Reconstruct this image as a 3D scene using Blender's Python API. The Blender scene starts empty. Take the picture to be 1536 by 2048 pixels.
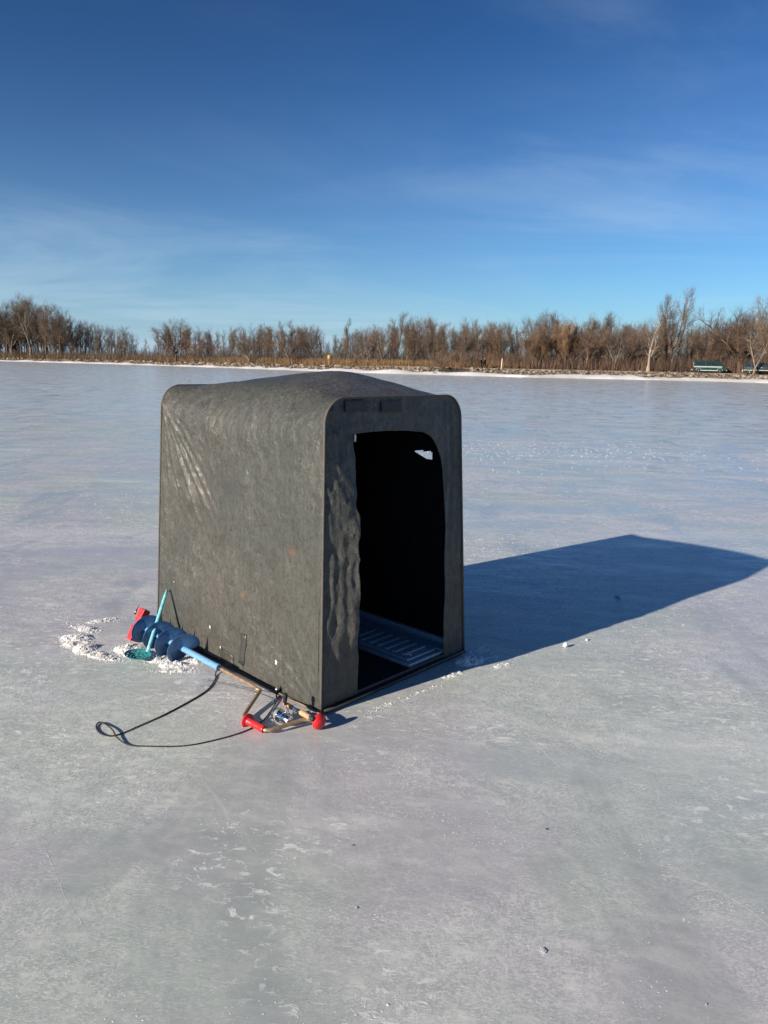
import bpy, math, random
import numpy as np
from mathutils import Vector, Matrix, Euler
R = math.radians
scene = bpy.context.scene
COL = scene.collection

# ------------------------------------------------------------------ camera
EYE, FPX, HORIZON, ROLL = 1.6, 1500.0, 729.0, R(1.2)      # photo pixels (1536 x 2048)
PITCH = math.atan((1024 - HORIZON) / FPX)
cam_data = bpy.data.cameras.new('camera')
cam = bpy.data.objects.new('camera', cam_data)
COL.objects.link(cam)
cam_data.sensor_fit = 'VERTICAL'
cam_data.sensor_height = 24.0
cam_data.lens = FPX / 2048 * 24.0
cam_data.clip_start, cam_data.clip_end = 0.05, 9000
cam.matrix_world = Matrix.Translation((0, 0, EYE)) @ Matrix.Rotation(R(90) - PITCH, 4, 'X') @ Matrix.Rotation(ROLL, 4, 'Z')
scene.camera = cam

# ------------------------------------------------------------------ sky, sun, exposure
SUN_EL = R(20.3)
SHADOW_DIR = R(37.5)                                        # direction the shadows run, from +X towards +Y
to_sun = Vector((-math.cos(SHADOW_DIR) * math.cos(SUN_EL), -math.sin(SHADOW_DIR) * math.cos(SUN_EL), math.sin(SUN_EL)))
CLOUD_SHIFT = (14.8, 7.6, 0)
SKY_GAMMA = 1.6
HAZE_COL, CLOUD_COL = (3.75, 5.05, 6.85, 1), (5.0, 6.4, 7.6, 1)
world = bpy.data.worlds.new('World')
scene.world = world
world.use_nodes = True
wt = world.node_tree
wt.nodes.clear()
def wn(kind, **kw):
    n = wt.nodes.new(kind)
    for k, v in kw.items(): setattr(n, k, v)
    return n
sky = wn('ShaderNodeTexSky', sky_type='NISHITA', sun_disc=False)
sky.sun_elevation = SUN_EL
sky.sun_rotation = math.atan2(to_sun.x, to_sun.y)
sky.altitude = 300
sky.air_density, sky.dust_density, sky.ozone_density = 1.0, 0.15, 5.0
bg = wn('ShaderNodeBackground')
bg.inputs['Strength'].default_value = 0.068
outw = wn('ShaderNodeOutputWorld')
tc = wn('ShaderNodeTexCoord')
sep = wn('ShaderNodeSeparateXYZ')
wt.links.new(tc.outputs['Generated'], sep.inputs[0])
def wmath(op, a, b=None, clamp=False):
    n = wn('ShaderNodeMath', operation=op, use_clamp=clamp)
    for i, v in enumerate((a, b)):
        if v is None: continue
        if isinstance(v, (int, float)): n.inputs[i].default_value = v
        else: wt.links.new(v, n.inputs[i])
    return n.outputs[0]
zc = wmath('MAXIMUM', sep.outputs['Z'], 0.0)
den = wmath('ADD', zc, 0.10)
comb = wn('ShaderNodeCombineXYZ')                            # cirrus on a high flat layer
wt.links.new(wmath('DIVIDE', sep.outputs['X'], den), comb.inputs[0])
wt.links.new(wmath('DIVIDE', sep.outputs['Y'], den), comb.inputs[1])
def wnoise(scale, sx, sy, rot, detail, rough, dist, lo, hi):
    mp = wn('ShaderNodeMapping')
    mp.inputs['Rotation'].default_value = (0, 0, R(rot))
    mp.inputs['Scale'].default_value = (sx, sy, 1)
    mp.inputs['Location'].default_value = CLOUD_SHIFT
    wt.links.new(comb.outputs[0], mp.inputs[0])
    n = wn('ShaderNodeTexNoise')
    n.inputs['Scale'].default_value = scale
    n.inputs['Detail'].default_value = detail
    n.inputs['Roughness'].default_value = rough
    n.inputs['Distortion'].default_value = dist
    wt.links.new(mp.outputs[0], n.inputs['Vector'])
    r = wn('ShaderNodeMapRange', interpolation_type='SMOOTHSTEP')
    r.inputs['From Min'].default_value, r.inputs['From Max'].default_value = lo, hi
    wt.links.new(n.outputs['Fac'], r.inputs['Value'])
    return r.outputs[0]
wisp = wmath('MULTIPLY', wnoise(0.42, 1.0, 2.2, -28, 9, 0.58, 1.1, 0.44, 0.80), wnoise(0.22, 1, 1.3, 40, 3, 0.5, 0.3, 0.43, 0.68))
veil = wnoise(0.30, 1, 1.6, 8, 8, 0.62, 0.9, 0.44, 0.72)
cl = wmath('ADD', wmath('MULTIPLY', wisp, 0.25), wmath('MULTIPLY', wmath('MULTIPLY', veil, wmath('POWER', 2.718, wmath('MULTIPLY', zc, -7.0))), 0.60), clamp=True)
def wscale(col, k):
    n = wn('ShaderNodeVectorMath', operation='SCALE'); wt.links.new(col, n.inputs[0]); n.inputs['Scale'].default_value = k
    return n.outputs[0]
gam = wn('ShaderNodeGamma')                                  # deeper, clearer winter blue
gam.inputs['Gamma'].default_value = SKY_GAMMA
wt.links.new(wscale(sky.outputs[0], 1 / 7.0), gam.inputs['Color'])
tn = wn('ShaderNodeVectorMath', operation='MULTIPLY'); wt.links.new(gam.outputs['Color'], tn.inputs[0]); tn.inputs[1].default_value = (5.1, 7.2, 7.1)
deep = tn.outputs[0]
# pale haze hugging the horizon all round, then the cirrus
hz = wmath('MULTIPLY', wmath('POWER', 2.718, wmath('MULTIPLY', zc, -9.5)), 0.86)
mixh = wn('ShaderNodeMix', data_type='RGBA')
wt.links.new(hz, mixh.inputs[0])
wt.links.new(deep, mixh.inputs[6])
mixh.inputs[7].default_value = HAZE_COL
mixc = wn('ShaderNodeMix', data_type='RGBA')
wt.links.new(cl, mixc.inputs[0])
wt.links.new(mixh.outputs[2], mixc.inputs[6])
mixc.inputs[7].default_value = CLOUD_COL
wt.links.new(mixc.outputs[2], bg.inputs['Color'])
wt.links.new(bg.outputs[0], outw.inputs['Surface'])

sun_data = bpy.data.lights.new('sun', 'SUN')
sun_data.energy = 4.8
sun_data.angle = R(0.53)
sun_data.color = (1.0, 0.86, 0.68)
sun = bpy.data.objects.new('sun', sun_data)
COL.objects.link(sun)
sun.rotation_euler = to_sun.to_track_quat('Z', 'Y').to_euler()
sun.location = (-20, -16, 12)
scene.view_settings.view_transform = 'Standard'
scene.view_settings.look = 'None'
scene.view_settings.exposure = 0.75
scene.view_settings.gamma = 1.0
scene.view_settings.use_curve_mapping = False

# ------------------------------------------------------------------ helpers
def ray(px, py):
    dx, dy = px - 768, py - 1024
    c, s = math.cos(-ROLL), math.sin(-ROLL)
    dx, dy = c * dx - s * dy, s * dx + c * dy
    X, Y = dx / FPX, dy / FPX
    cp, sp = math.cos(PITCH), math.sin(PITCH)
    return Vector((X, cp - Y * sp, -sp - Y * cp))
def ground(px, py, z=0.0):
    d = ray(px, py)
    t = (z - EYE) / d.z
    return Vector((t * d.x, t * d.y, z))
def tag(o, label=None, category=None, group=None, kind=None):
    if label: o['label'] = label
    if category: o['category'] = category
    if group: o['group'] = group
    if kind: o['kind'] = kind
    return o
def empty(name, loc=(0, 0, 0), rz=0.0):
    o = bpy.data.objects.new(name, None)
    COL.objects.link(o)
    o.location = loc
    o.rotation_euler = (0, 0, rz)
    o.empty_display_size = 0.2
    return o
def make_mesh(name, verts, faces, mats=None, smooth=False, mat_index=None):
    me = bpy.data.meshes.new(name)
    me.from_pydata([tuple(v) for v in verts], [], [tuple(f) for f in faces])
    for m in (mats if isinstance(mats, (list, tuple)) else [mats] if mats else []):
        me.materials.append(m)
    if smooth: me.polygons.foreach_set('use_smooth', [True] * len(me.polygons))
    if mat_index is not None: me.polygons.foreach_set('material_index', mat_index)
    me.update()
    return me
def link(name, me, parent=None, loc=(0, 0, 0), rot=(0, 0, 0), scale=(1, 1, 1)):
    o = bpy.data.objects.new(name, me)
    COL.objects.link(o)
    o.location, o.rotation_euler, o.scale = loc, rot, scale
    if parent: o.parent = parent
    return o
class MB:
    """collects vertices and faces, builds one mesh object"""
    def __init__(s): s.v, s.f = [], []
    def add(s, vs, fs):
        n = len(s.v)
        s.v += [tuple(v) for v in vs]
        s.f += [tuple(i + n for i in f) for f in fs]
        return s
    def box(s, lo, hi, m=None):
        x0, y0, z0 = lo; x1, y1, z1 = hi
        vs = [(x0,y0,z0),(x1,y0,z0),(x1,y1,z0),(x0,y1,z0),(x0,y0,z1),(x1,y0,z1),(x1,y1,z1),(x0,y1,z1)]
        if m is not None: vs = [m @ Vector(v) for v in vs]
        return s.add(vs, [(0,3,2,1),(4,5,6,7),(0,1,5,4),(1,2,6,5),(2,3,7,6),(3,0,4,7)])
    def tube(s, pts, rad, sides=8, cap=True, squash=None):
        pts = [Vector(p) for p in pts]
        rads = rad if isinstance(rad, (list, tuple)) else [rad] * len(pts)
        vs, fs = [], []
        up = None
        for i, p in enumerate(pts):
            a = pts[max(i - 1, 0)]; b = pts[min(i + 1, len(pts) - 1)]
            d = (b - a).normalized()
            if up is None:
                up = Vector((0, 0, 1)) if abs(d.z) < 0.9 else Vector((1, 0, 0))
            u = d.cross(up).normalized(); w = u.cross(d).normalized(); up = w
            for k in range(sides):
                t = 2 * math.pi * k / sides
                vs.append(p + u * (math.cos(t) * rads[i]) + w * (math.sin(t) * rads[i] * (squash or 1)))
        for i in range(len(pts) - 1):
            for k in range(sides):
                k2 = (k + 1) % sides
                fs.append((i*sides+k, i*sides+k2, (i+1)*sides+k2, (i+1)*sides+k))
        if cap:
            fs.append(tuple(range(sides))[::-1])
            fs.append(tuple((len(pts)-1)*sides + k for k in range(sides)))
        return s.add(vs, fs)
    def lathe(s, prof, org, axis, sides=24):
        """prof: (distance along axis, radius)"""
        org = Vector(org); ax = Vector(axis).normalized()
        u = ax.orthogonal().normalized(); w = ax.cross(u)
        vs = [org + ax * a + (u * math.cos(2*math.pi*k/sides) + w * math.sin(2*math.pi*k/sides)) * r for a, r in prof for k in range(sides)]
        fs = [(i*sides+k, i*sides+(k+1)%sides, (i+1)*sides+(k+1)%sides, (i+1)*sides+k) for i in range(len(prof)-1) for k in range(sides)]
        fs.append(tuple(range(sides))[::-1]); fs.append(tuple((len(prof)-1)*sides+k for k in range(sides)))
        return s.add(vs, fs)
    def prism(s, poly, y0, y1):
        """polygon in XZ extruded along Y"""
        n = len(poly)
        vs = [(x, y0, z) for x, z in poly] + [(x, y1, z) for x, z in poly]
        fs = [tuple(range(n)), tuple(range(2*n-1, n-1, -1))] + [((i+1) % n, i, n+i, n+(i+1) % n) for i in range(n)]
        return s.add(vs, fs)
    def build(s, name, mat, parent=None, smooth=False, **kw):
        o = link(name, make_mesh(name, s.v, s.f, mat, smooth), parent, **kw)
        return o
def smooth_angle(o, deg=40):
    me = o.data
    me.polygons.foreach_set('use_smooth', [True] * len(me.polygons))
    me.set_sharp_from_angle(angle=R(deg))
    return o
def bevel(o, w, seg=2):
    m = o.modifiers.new('bevel', 'BEVEL'); m.width = w; m.segments = seg; m.limit_method = 'ANGLE'; m.angle_limit = R(35)
    return o
def catmull(pts, n=8):
    pts = [Vector(p) for p in pts]
    out = []
    P = [pts[0] * 2 - pts[1]] + pts + [pts[-1] * 2 - pts[-2]]
    for i in range(1, len(P) - 2):
        for k in range(n):
            t = k / n
            a, b, c, d = P[i-1], P[i], P[i+1], P[i+2]
            out.append(0.5 * ((2*b) + (c-a)*t + (2*a-5*b+4*c-d)*t*t + (3*b-a-3*c+d)*t**3))
    out.append(pts[-1])
    return out
# value noise for shaping cloth, ground and snow
_rs = np.random.RandomState(7)
_tab = _rs.rand(64, 64, 64).astype(np.float32)
def vnoise(x, y, z=0.0):
    x, y = np.asarray(x, float), np.asarray(y, float); z = np.broadcast_to(np.asarray(z, float), x.shape)
    xi, yi, zi = np.floor(x).astype(int), np.floor(y).astype(int), np.floor(z).astype(int)
    fx, fy, fz = x - xi, y - yi, z - zi
    fx, fy, fz = [t*t*(3-2*t) for t in (fx, fy, fz)]
    g = lambda a, b, c: _tab[(xi+a) % 64, (yi+b) % 64, (zi+c) % 64]
    l = lambda a, b, t: a + (b-a)*t
    return l(l(l(g(0,0,0),g(1,0,0),fx), l(g(0,1,0),g(1,1,0),fx), fy), l(l(g(0,0,1),g(1,0,1),fx), l(g(0,1,1),g(1,1,1),fx), fy), fz) - 0.5
def fbm(x, y, z=0.0, oct=4):
    s, a = 0, 1.0
    for o in range(oct):
        s = s + a * vnoise(np.asarray(x) * 2**o + 13.7*o, np.asarray(y) * 2**o + 5.1*o, z + 3.3*o); a *= 0.5
    return s
def sstep(a, b, x):
    t = np.clip((np.asarray(x, float) - a) / (b - a), 0, 1)
    return t*t*(3-2*t)

# ------------------------------------------------------------------ materials
class Mat:
    def __init__(s, name):
        s.m = bpy.data.materials.new(name); s.m.use_nodes = True
        s.t = s.m.node_tree; s.p = s.t.nodes['Principled BSDF']
    def n(s, kind, **kw):
        n = s.t.nodes.new(kind)
        for k, v in kw.items(): setattr(n, k, v)
        return n
    def put(s, sock, v):
        if v is None: return
        if hasattr(v, 'is_output'): s.t.links.new(v, sock)
        else: sock.default_value = v
    def set(s, **kw):
        for k, v in kw.items(): s.put(s.p.inputs[k.replace('_', ' ')], v)
        return s
    def math(s, op, a, b=None, clamp=False):
        n = s.n('ShaderNodeMath', operation=op, use_clamp=clamp)
        s.put(n.inputs[0], a); s.put(n.inputs[1], b)
        return n.outputs[0]
    def pos(s, obj=False):
        return s.n('ShaderNodeTexCoord').outputs['Object'] if obj else s.n('ShaderNodeNewGeometry').outputs['Position']
    def mapping(s, vec, scale=(1,1,1), rot=(0,0,0), loc=(0,0,0)):
        n = s.n('ShaderNodeMapping'); s.put(n.inputs[0], vec)
        n.inputs['Scale'].default_value = scale; n.inputs['Rotation'].default_value = rot; n.inputs['Location'].default_value = loc
        return n.outputs[0]
    def noise(s, vec, scale, detail=4, rough=0.5, dist=0.0, color=False):
        n = s.n('ShaderNodeTexNoise'); s.put(n.inputs['Vector'], vec)
        n.inputs['Scale'].default_value = scale; n.inputs['Detail'].default_value = detail
        n.inputs['Roughness'].default_value = rough; n.inputs['Distortion'].default_value = dist
        return n.outputs['Color' if color else 'Fac']
    def ridged(s, vec, scale, detail=5, rough=0.6, dist=0.0):
        n = s.n('ShaderNodeTexNoise', noise_type='RIDGED_MULTIFRACTAL'); s.put(n.inputs['Vector'], vec)
        n.inputs['Scale'].default_value = scale; n.inputs['Detail'].default_value = detail; n.inputs['Roughness'].default_value = rough
        n.inputs['Offset'].default_value = 0.9; n.inputs['Gain'].default_value = 1.6; n.inputs['Distortion'].default_value = dist
        return n.outputs['Fac']
    def voro(s, vec, scale, feature='F1', rand=1.0, out='Distance'):
        n = s.n('ShaderNodeTexVoronoi', feature=feature); s.put(n.inputs['Vector'], vec)
        n.inputs['Scale'].default_value = scale; n.inputs['Randomness'].default_value = rand
        return n.outputs[out]
    def rng(s, v, a, b, c=0.0, d=1.0, smooth=True):
        n = s.n('ShaderNodeMapRange', interpolation_type='SMOOTHSTEP' if smooth else 'LINEAR')
        s.put(n.inputs['Value'], v)
        for k, x in zip(('From Min', 'From Max', 'To Min', 'To Max'), (a, b, c, d)): s.put(n.inputs[k], x)
        return n.outputs[0]
    def mix(s, f, a, b, blend='MIX'):
        n = s.n('ShaderNodeMix', data_type='RGBA', blend_type=blend)
        s.put(n.inputs[0], f)
        for k, v in ((6, a), (7, b)): s.put(n.inputs[k], (*v, 1) if isinstance(v, tuple) and len(v) == 3 else v)
        return n.outputs[2]
    def bump(s, h, strength=0.3, dist=0.01, normal=None):
        n = s.n('ShaderNodeBump'); s.put(n.inputs['Height'], h)
        n.inputs['Strength'].default_value = strength; n.inputs['Distance'].default_value = dist
        if normal is not None: s.put(n.inputs['Normal'], normal)
        return n.outputs[0]
    def warp(s, vec, scale, amt):
        c = s.noise(vec, scale, 3, 0.5, 0, True)
        a = s.n('ShaderNodeVectorMath', operation='SCALE'); s.put(a.inputs[0], c); a.inputs['Scale'].default_value = amt
        b = s.n('ShaderNodeVectorMath', operation='ADD'); s.put(b.inputs[0], vec); s.put(b.inputs[1], a.outputs[0])
        return b.outputs[0]
def plain(name, col, rough=0.5, metal=0.0, var=0.15, scale=60, bump=0.0, spec=0.5):
    """one-colour material with a little uneven wear"""
    m = Mat(name)
    o = m.pos(True)
    f = m.rng(m.noise(o, scale, 5, 0.6), 0.3, 0.7)
    a = tuple(c * (1 - var) for c in col); b = tuple(min(c * (1 + var), 1) for c in col)
    m.set(Base_Color=m.mix(f, a, b), Roughness=m.rng(m.noise(o, scale * 0.4, 4), 0.3, 0.7, rough * 0.8, min(rough * 1.25, 1)), Metallic=metal)
    m.p.inputs['Specular IOR Level'].default_value = spec
    if bump: m.set(Normal=m.bump(m.noise(o, scale * 2, 4), 0.4, bump))
    return m.m

# ------------------------------------------------------------------ lake ice
def ice_material():
    m = Mat('ice')
    P = m.pos()
    patch = m.noise(m.mapping(P, (1, 1, 1), (0, 0, R(28))), 0.75, 5, 0.55, 0.7)
    patch2 = m.noise(m.mapping(P, (0.55, 1.3, 1), (0, 0, R(-35)), (3, 7, 0)), 1.6, 4, 0.5, 0.5)
    tint = m.noise(P, 0.55, 3, 0.5, 0.4)
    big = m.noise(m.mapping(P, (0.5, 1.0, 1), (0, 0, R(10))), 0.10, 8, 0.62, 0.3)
    # clear ice, grey green to lavender
    base = m.mix(m.rng(tint, 0.44, 0.56), (0.366, 0.428, 0.418), (0.392, 0.402, 0.448))
    base = m.mix(m.rng(big, 0.42, 0.58, 0.0, 0.85), base, (0.345, 0.425, 0.525))  # blue streaks: sky reflection on the far ice put into the colour
    clear = m.rng(m.noise(m.mapping(P, (1.5, 0.6, 1), (0, 0, R(30)), (9, 2, 0)), 0.9, 5, 0.6, 0.8), 0.53, 0.70)
    base = m.mix(m.math('MULTIPLY', clear, 0.5), base, (0.29, 0.332, 0.352))
    # frost needles frozen into the surface, in drifts
    W = m.warp(P, 2.5, 0.16)
    needles = m.noise(m.mapping(W, (1.0, 3.2, 1), (0, 0, R(38))), 60, 5, 0.80, 0.0)
    needles2 = m.noise(m.mapping(W, (2.6, 1.0, 1), (0, 0, R(-18))), 40, 5, 0.80, 0.0)
    mask = m.math('MULTIPLY', m.rng(patch, 0.36, 0.54), m.rng(patch2, 0.36, 0.54, 0.35, 1.0))
    f1 = m.math('MULTIPLY', m.rng(needles, 0.47, 0.59), m.rng(mask, 0.0, 1.0, 0.30, 1.0))
    f2 = m.math('MULTIPLY', m.rng(needles2, 0.49, 0.61), m.rng(patch2, 0.40, 0.58, 0.15, 1.0))
    frost = m.math('MAXIMUM', f1, m.math('MULTIPLY', f2, 0.85))
    clump = m.rng(m.noise(m.mapping(W, (1, 1.4, 1), (0, 0, R(30))), 11, 8, 0.78, 0.2), 0.46, 0.62)
    frost = m.math('MAXIMUM', frost, m.math('MULTIPLY', clump, m.rng(patch2, 0.40, 0.60, 0.22, 0.80)))
    frost = m.math('MULTIPLY', frost, m.math('SUBTRACT', 1.0, m.math('MULTIPLY', clear, 0.8)))
    base = m.mix(m.math('MULTIPLY', frost, 0.55), base, (0.80, 0.82, 0.81))
    # wind-scoured snow specks and crusts
    speck = m.noise(m.mapping(P, (1, 1.8, 1), (0, 0, R(15))), 16, 7, 0.75, 0.6)
    crust = m.math('MULTIPLY', m.rng(speck, 0.52, 0.61), m.rng(m.noise(P, 0.9, 4, 0.6, 0.5), 0.47, 0.60))
    far_sn = m.math('MULTIPLY', m.rng(m.noise(m.mapping(P, (0.6, 1, 1)), 0.33, 7, 0.66, 0.2), 0.62, 0.68), 0.8)
    streak = m.rng(m.noise(m.mapping(P, (0.5, 1.3, 1), (0, 0, R(-12))), 0.9, 7, 0.7, 0.5), 0.52, 0.66)
    crust = m.math('MAXIMUM', crust, m.math('MAXIMUM', far_sn, m.math('MULTIPLY', streak, 0.36)))
    base = m.mix(m.math('MULTIPLY', crust, 0.66), base, (0.82, 0.855, 0.88))
    # loose crystals, their sparkle painted in as near-white dots
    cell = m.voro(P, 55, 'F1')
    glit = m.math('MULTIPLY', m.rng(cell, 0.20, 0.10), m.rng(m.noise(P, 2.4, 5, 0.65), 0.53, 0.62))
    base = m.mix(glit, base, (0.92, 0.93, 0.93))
    # long healed hairline cracks
    # blurred pale drifts and bubbles held inside the ice
    drift = m.rng(m.ridged(m.mapping(W, (1, 1.7, 1), (0, 0, R(24))), 3.2, 6, 0.62, 0.3), 0.9, 2.4)
    base = m.mix(m.math('MULTIPLY', drift, 0.26), base, (0.72, 0.735, 0.73))
    edge = m.voro(m.warp(P, 1.3, 0.35), 0.42, 'DISTANCE_TO_EDGE')
    line = m.math('MULTIPLY', m.rng(edge, 0.0030, 0.0008), m.rng(m.noise(P, 1.1, 2), 0.50, 0.60))
    base = m.mix(m.math('MULTIPLY', line, 0.25), base, (0.75, 0.76, 0.76))
    rough = m.rng(m.math('MAXIMUM', frost, crust), 0.0, 0.7, 0.13, 0.40)
    rough = m.math('SUBTRACT', rough, m.math('MULTIPLY', clear, 0.04))
    h = m.math('ADD', m.math('MULTIPLY', frost, 0.22), m.math('ADD', m.math('MULTIPLY', crust, 0.7), glit))
    h2 = m.noise(m.mapping(P, (1, 1.6, 1), (0, 0, R(20))), 2.2, 4, 0.5, 0.3)
    h = m.math('ADD', h, m.math('MULTIPLY', h2, 8.0))
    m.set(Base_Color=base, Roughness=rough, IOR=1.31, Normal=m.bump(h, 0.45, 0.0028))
    return m.m
M_ICE = ice_material()
ice = MB()
rings = [0, 3, 8, 20, 60, 150, 400, 1200, 4000]
vs = [(0, 0, 0)]; fs = []
NS = 48
for r in rings[1:]:
    vs += [(r * math.cos(2*math.pi*k/NS), r * math.sin(2*math.pi*k/NS), 0) for k in range(NS)]
fs += [(0, 1 + k, 1 + (k+1) % NS) for k in range(NS)]
for i in range(len(rings) - 2):
    a, b = 1 + i*NS, 1 + (i+1)*NS
    fs += [(a+k, b+k, b+(k+1) % NS, a+(k+1) % NS) for k in range(NS)]
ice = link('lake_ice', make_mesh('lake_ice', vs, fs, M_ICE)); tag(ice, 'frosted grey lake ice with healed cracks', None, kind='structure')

def snow_mat(name='snow', col=(0.72, 0.74, 0.76)):
    m = Mat(name); P = m.pos()
    h = m.noise(P, 60, 6, 0.7)
    m.set(Base_Color=m.mix(m.rng(m.noise(P, 3, 4), 0.3, 0.7), tuple(c*0.93 for c in col), col), Roughness=0.6, Normal=m.bump(h, 0.5, 0.01))
    m.p.inputs['Subsurface Weight'].default_value = 0.25
    m.p.inputs['Subsurface Radius'].default_value = (0.02, 0.025, 0.03)
    m.p.inputs['Subsurface Scale'].default_value = 0.3
    return m.m
M_SNOW = snow_mat()
M_CHIP = Mat('ice_chip').set(Base_Color=(0.82, 0.85, 0.87, 1), Roughness=0.25, IOR=1.31)
M_CHIP.p.inputs['Transmission Weight'].default_value = 0.6
M_CHIP = M_CHIP.m
M_CRACK = plain('crack_frost', (0.54, 0.555, 0.555), 0.5)

# cracks standing out on the ice near the camera: thin raised frost seams
def crack(pxs, w, label):
    pts = catmull([ground(*p) for p in pxs], 10)
    rnd = random.Random(str(pxs))
    vs, fs = [], []
    for i, p in enumerate(pts):
        d = (pts[min(i+1, len(pts)-1)] - pts[max(i-1, 0)]).normalized(); u = Vector((-d.y, d.x, 0))
        ww = w * 0.5 * rnd.uniform(0.2, 1.0) * (1 if 0 < i < len(pts)-1 else 0.1)
        j = u * rnd.uniform(-w, w) * 1.2
        vs += [p + j - u*ww + Vector((0,0,0.0002)), p + j + Vector((0,0,0.0007*rnd.uniform(.5,1))), p + j + u*ww + Vector((0,0,0.0002))]
    for i in range(len(pts)-1):
        a = i*3; fs += [(a, a+1, a+4, a+3), (a+1, a+2, a+5, a+4)]
    o = link('crack', make_mesh('crack', vs, fs, M_CRACK), ice)
    return o
crack([(35,1530),(48,1575),(60,1620),(80,1672)], 0.0016, '')
crack([(90,1692),(108,1740),(130,1790),(165,1850)], 0.0018, '')
crack([(205,1910),(228,1942)], 0.0012, '')
crack([(1325,1750),(1390,1762),(1450,1790),(1500,1820),(1536,1850)], 0.0022, '')
crack([(1028,1462),(1075,1492),(1125,1540)], 0.0012, '')
crack([(1198,1930),(1204,1975),(1198,2035)], 0.0016, '')
crack([(1330,1495),(1420,1490),(1490,1494)], 0.0014, '')

# ------------------------------------------------------------------ far shore
SH = [(-700, 420), (-400, 340), (-150, 286), (0, 262), (120, 243), (250, 222), (380, 197), (510, 172), (640, 150), (760, 138), (890, 131), (1000, 127), (1120, 125.5), (1240, 125), (1330, 124.5), (1420, 124), (1480, 120.5), (1536, 116), (1640, 104), (1850, 84), (2200, 62)]
def shore_dist(px): return float(np.interp(px, [a for a, b in SH], [b for a, b in SH]))
def dir_x(px):
    py = HORIZON + (px - 768) * math.tan(ROLL)
    d = ray(px, py); return d.x / d.y
SHW = [Vector((dir_x(px) * Y, Y, 0)) for px, Y in SH]
SHC = catmull(SHW, 24)
_nrm = []
for i in range(len(SHC)):
    d = SHC[min(i+3, len(SHC)-1)] - SHC[max(i-3, 0)]
    _nrm.append(Vector((-d.y, d.x, 0)).normalized())
def at(px, off, z=0.0):
    """point behind the shore line along the view direction of photo column px"""
    Y = shore_dist(px) + off
    return Vector((dir_x(px) * Y, Y, z))
def land_z(off):
    return float(np.interp(off, [0, 5, 6, 9.5, 10.5, 14, 40, 400], [-0.05, 0.10, 0.25, 1.12, 1.2, 1.22, 1.45, 1.6]))
def ground_mat(name, c1, c2, sc):
    m = Mat(name); P = m.pos()
    f = m.rng(m.noise(P, sc, 7, 0.65), 0.35, 0.65)
    m.set(Base_Color=m.mix(f, c1, c2), Roughness=0.95, Normal=m.bump(m.noise(P, sc*3, 5), 0.6, 0.05))
    return m.m
M_LAND = ground_mat('bank_soil', (0.085, 0.058, 0.036), (0.16, 0.115, 0.07), 0.8)
M_PATH = ground_mat('path_gravel', (0.30, 0.235, 0.18), (0.42, 0.34, 0.27), 1.5)
def strip(name, offs, mat, zf, step=1, jitter=None):
    vs, fs = [], []
    idx = list(range(0, len(SHC), step))
    for i in idx:
        for j, o in enumerate(offs):
            p = SHC[i] + _nrm[i] * o
            x, y, z = zf(p, o, j)
            vs.append((x, y, z))
    n = len(offs)
    for a in range(len(idx)-1):
        for j in range(n-1):
            fs.append((a*n+j, (a+1)*n+j, (a+1)*n+j+1, a*n+j+1))
    o = link(name, make_mesh(name, vs, fs, mat, True))
    # face up
    if o.data.polygons[0].normal.z < 0:
        o.data.flip_normals()
    return tag(o, kind='structure')
def zland(p, o, j):
    h = land_z(o)
    if 5 < o < 60: h += 0.10 * float(fbm(p.x*0.35, p.y*0.35))
    return (p.x, p.y, h)
strip('bank', [0, 2, 5, 6, 7, 8, 9, 10, 11, 12.5, 14, 18, 25, 40, 90, 300, 1500, 3500], M_LAND, zland)
def zsnow(p, o, j):
    n = float(fbm(p.x*0.22, p.y*0.22, 2.0)); n2 = float(fbm(p.x*1.1, p.y*1.1, 5.0))
    h = [-0.02, 0.10, 0.26, 0.40, 0.46, 0.30, 0.05][j] * (1 + 1.1*n) + (0.08*n2 if 0 < j < 6 else 0)
    s = [1.6*n+.8*n2, 0.8*n, 0, 0, 0, 0.7*n2, 1.2*n2][j]
    return (p.x, p.y + s, h if 0 < j < 6 else [-0.03, 0, 0, 0, 0, 0, -0.1][j])
strip('shore_snow', [0.3, 1.0, 2.0, 3.2, 4.6, 6.0, 7.2], M_SNOW, zsnow)
def zpath(p, o, j): return (p.x, p.y, [1.13, 1.30, 1.33, 1.31][j])
strip('gravel_path', [9.5, 10.5, 12.0, 13.2], M_PATH, zpath)

# riprap stones
M_ROCK = []
for k, c in enumerate([(0.22,0.18,0.145), (0.14,0.115,0.09), (0.33,0.285,0.24), (0.10,0.08,0.062)]):
    m = Mat('riprap_stone'); P = m.pos()
    m.set(Base_Color=m.mix(m.rng(m.noise(P, 2.5, 5, 0.6), 0.3, 0.7), tuple(x*0.6 for x in c), c), Roughness=0.9)
    M_ROCK.append(m.m)
def rock_mesh(seed, mat):
    r = random.Random(seed)
    bm_v = []
    import bmesh
    bm = bmesh.new(); bmesh.ops.create_icosphere(bm, subdivisions=1, radius=1)
    for v in bm.verts:
        v.co = Vector((v.co.x*1.25, v.co.y, v.co.z*0.75)) * r.uniform(0.72, 1.15)
    me = bpy.data.meshes.new('rock'); bm.to_mesh(me); bm.free(); me.materials.append(mat)
    return me
ROCKS = [rock_mesh(k, M_ROCK[k % 4]) for k in range(12)]
rnd = random.Random(5)
riprap = empty('riprap', at(1240, 7.5, 0.0)); tag(riprap, kind='structure')
stuffv = [MB() for _ in range(4)]
cand = []
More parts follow.
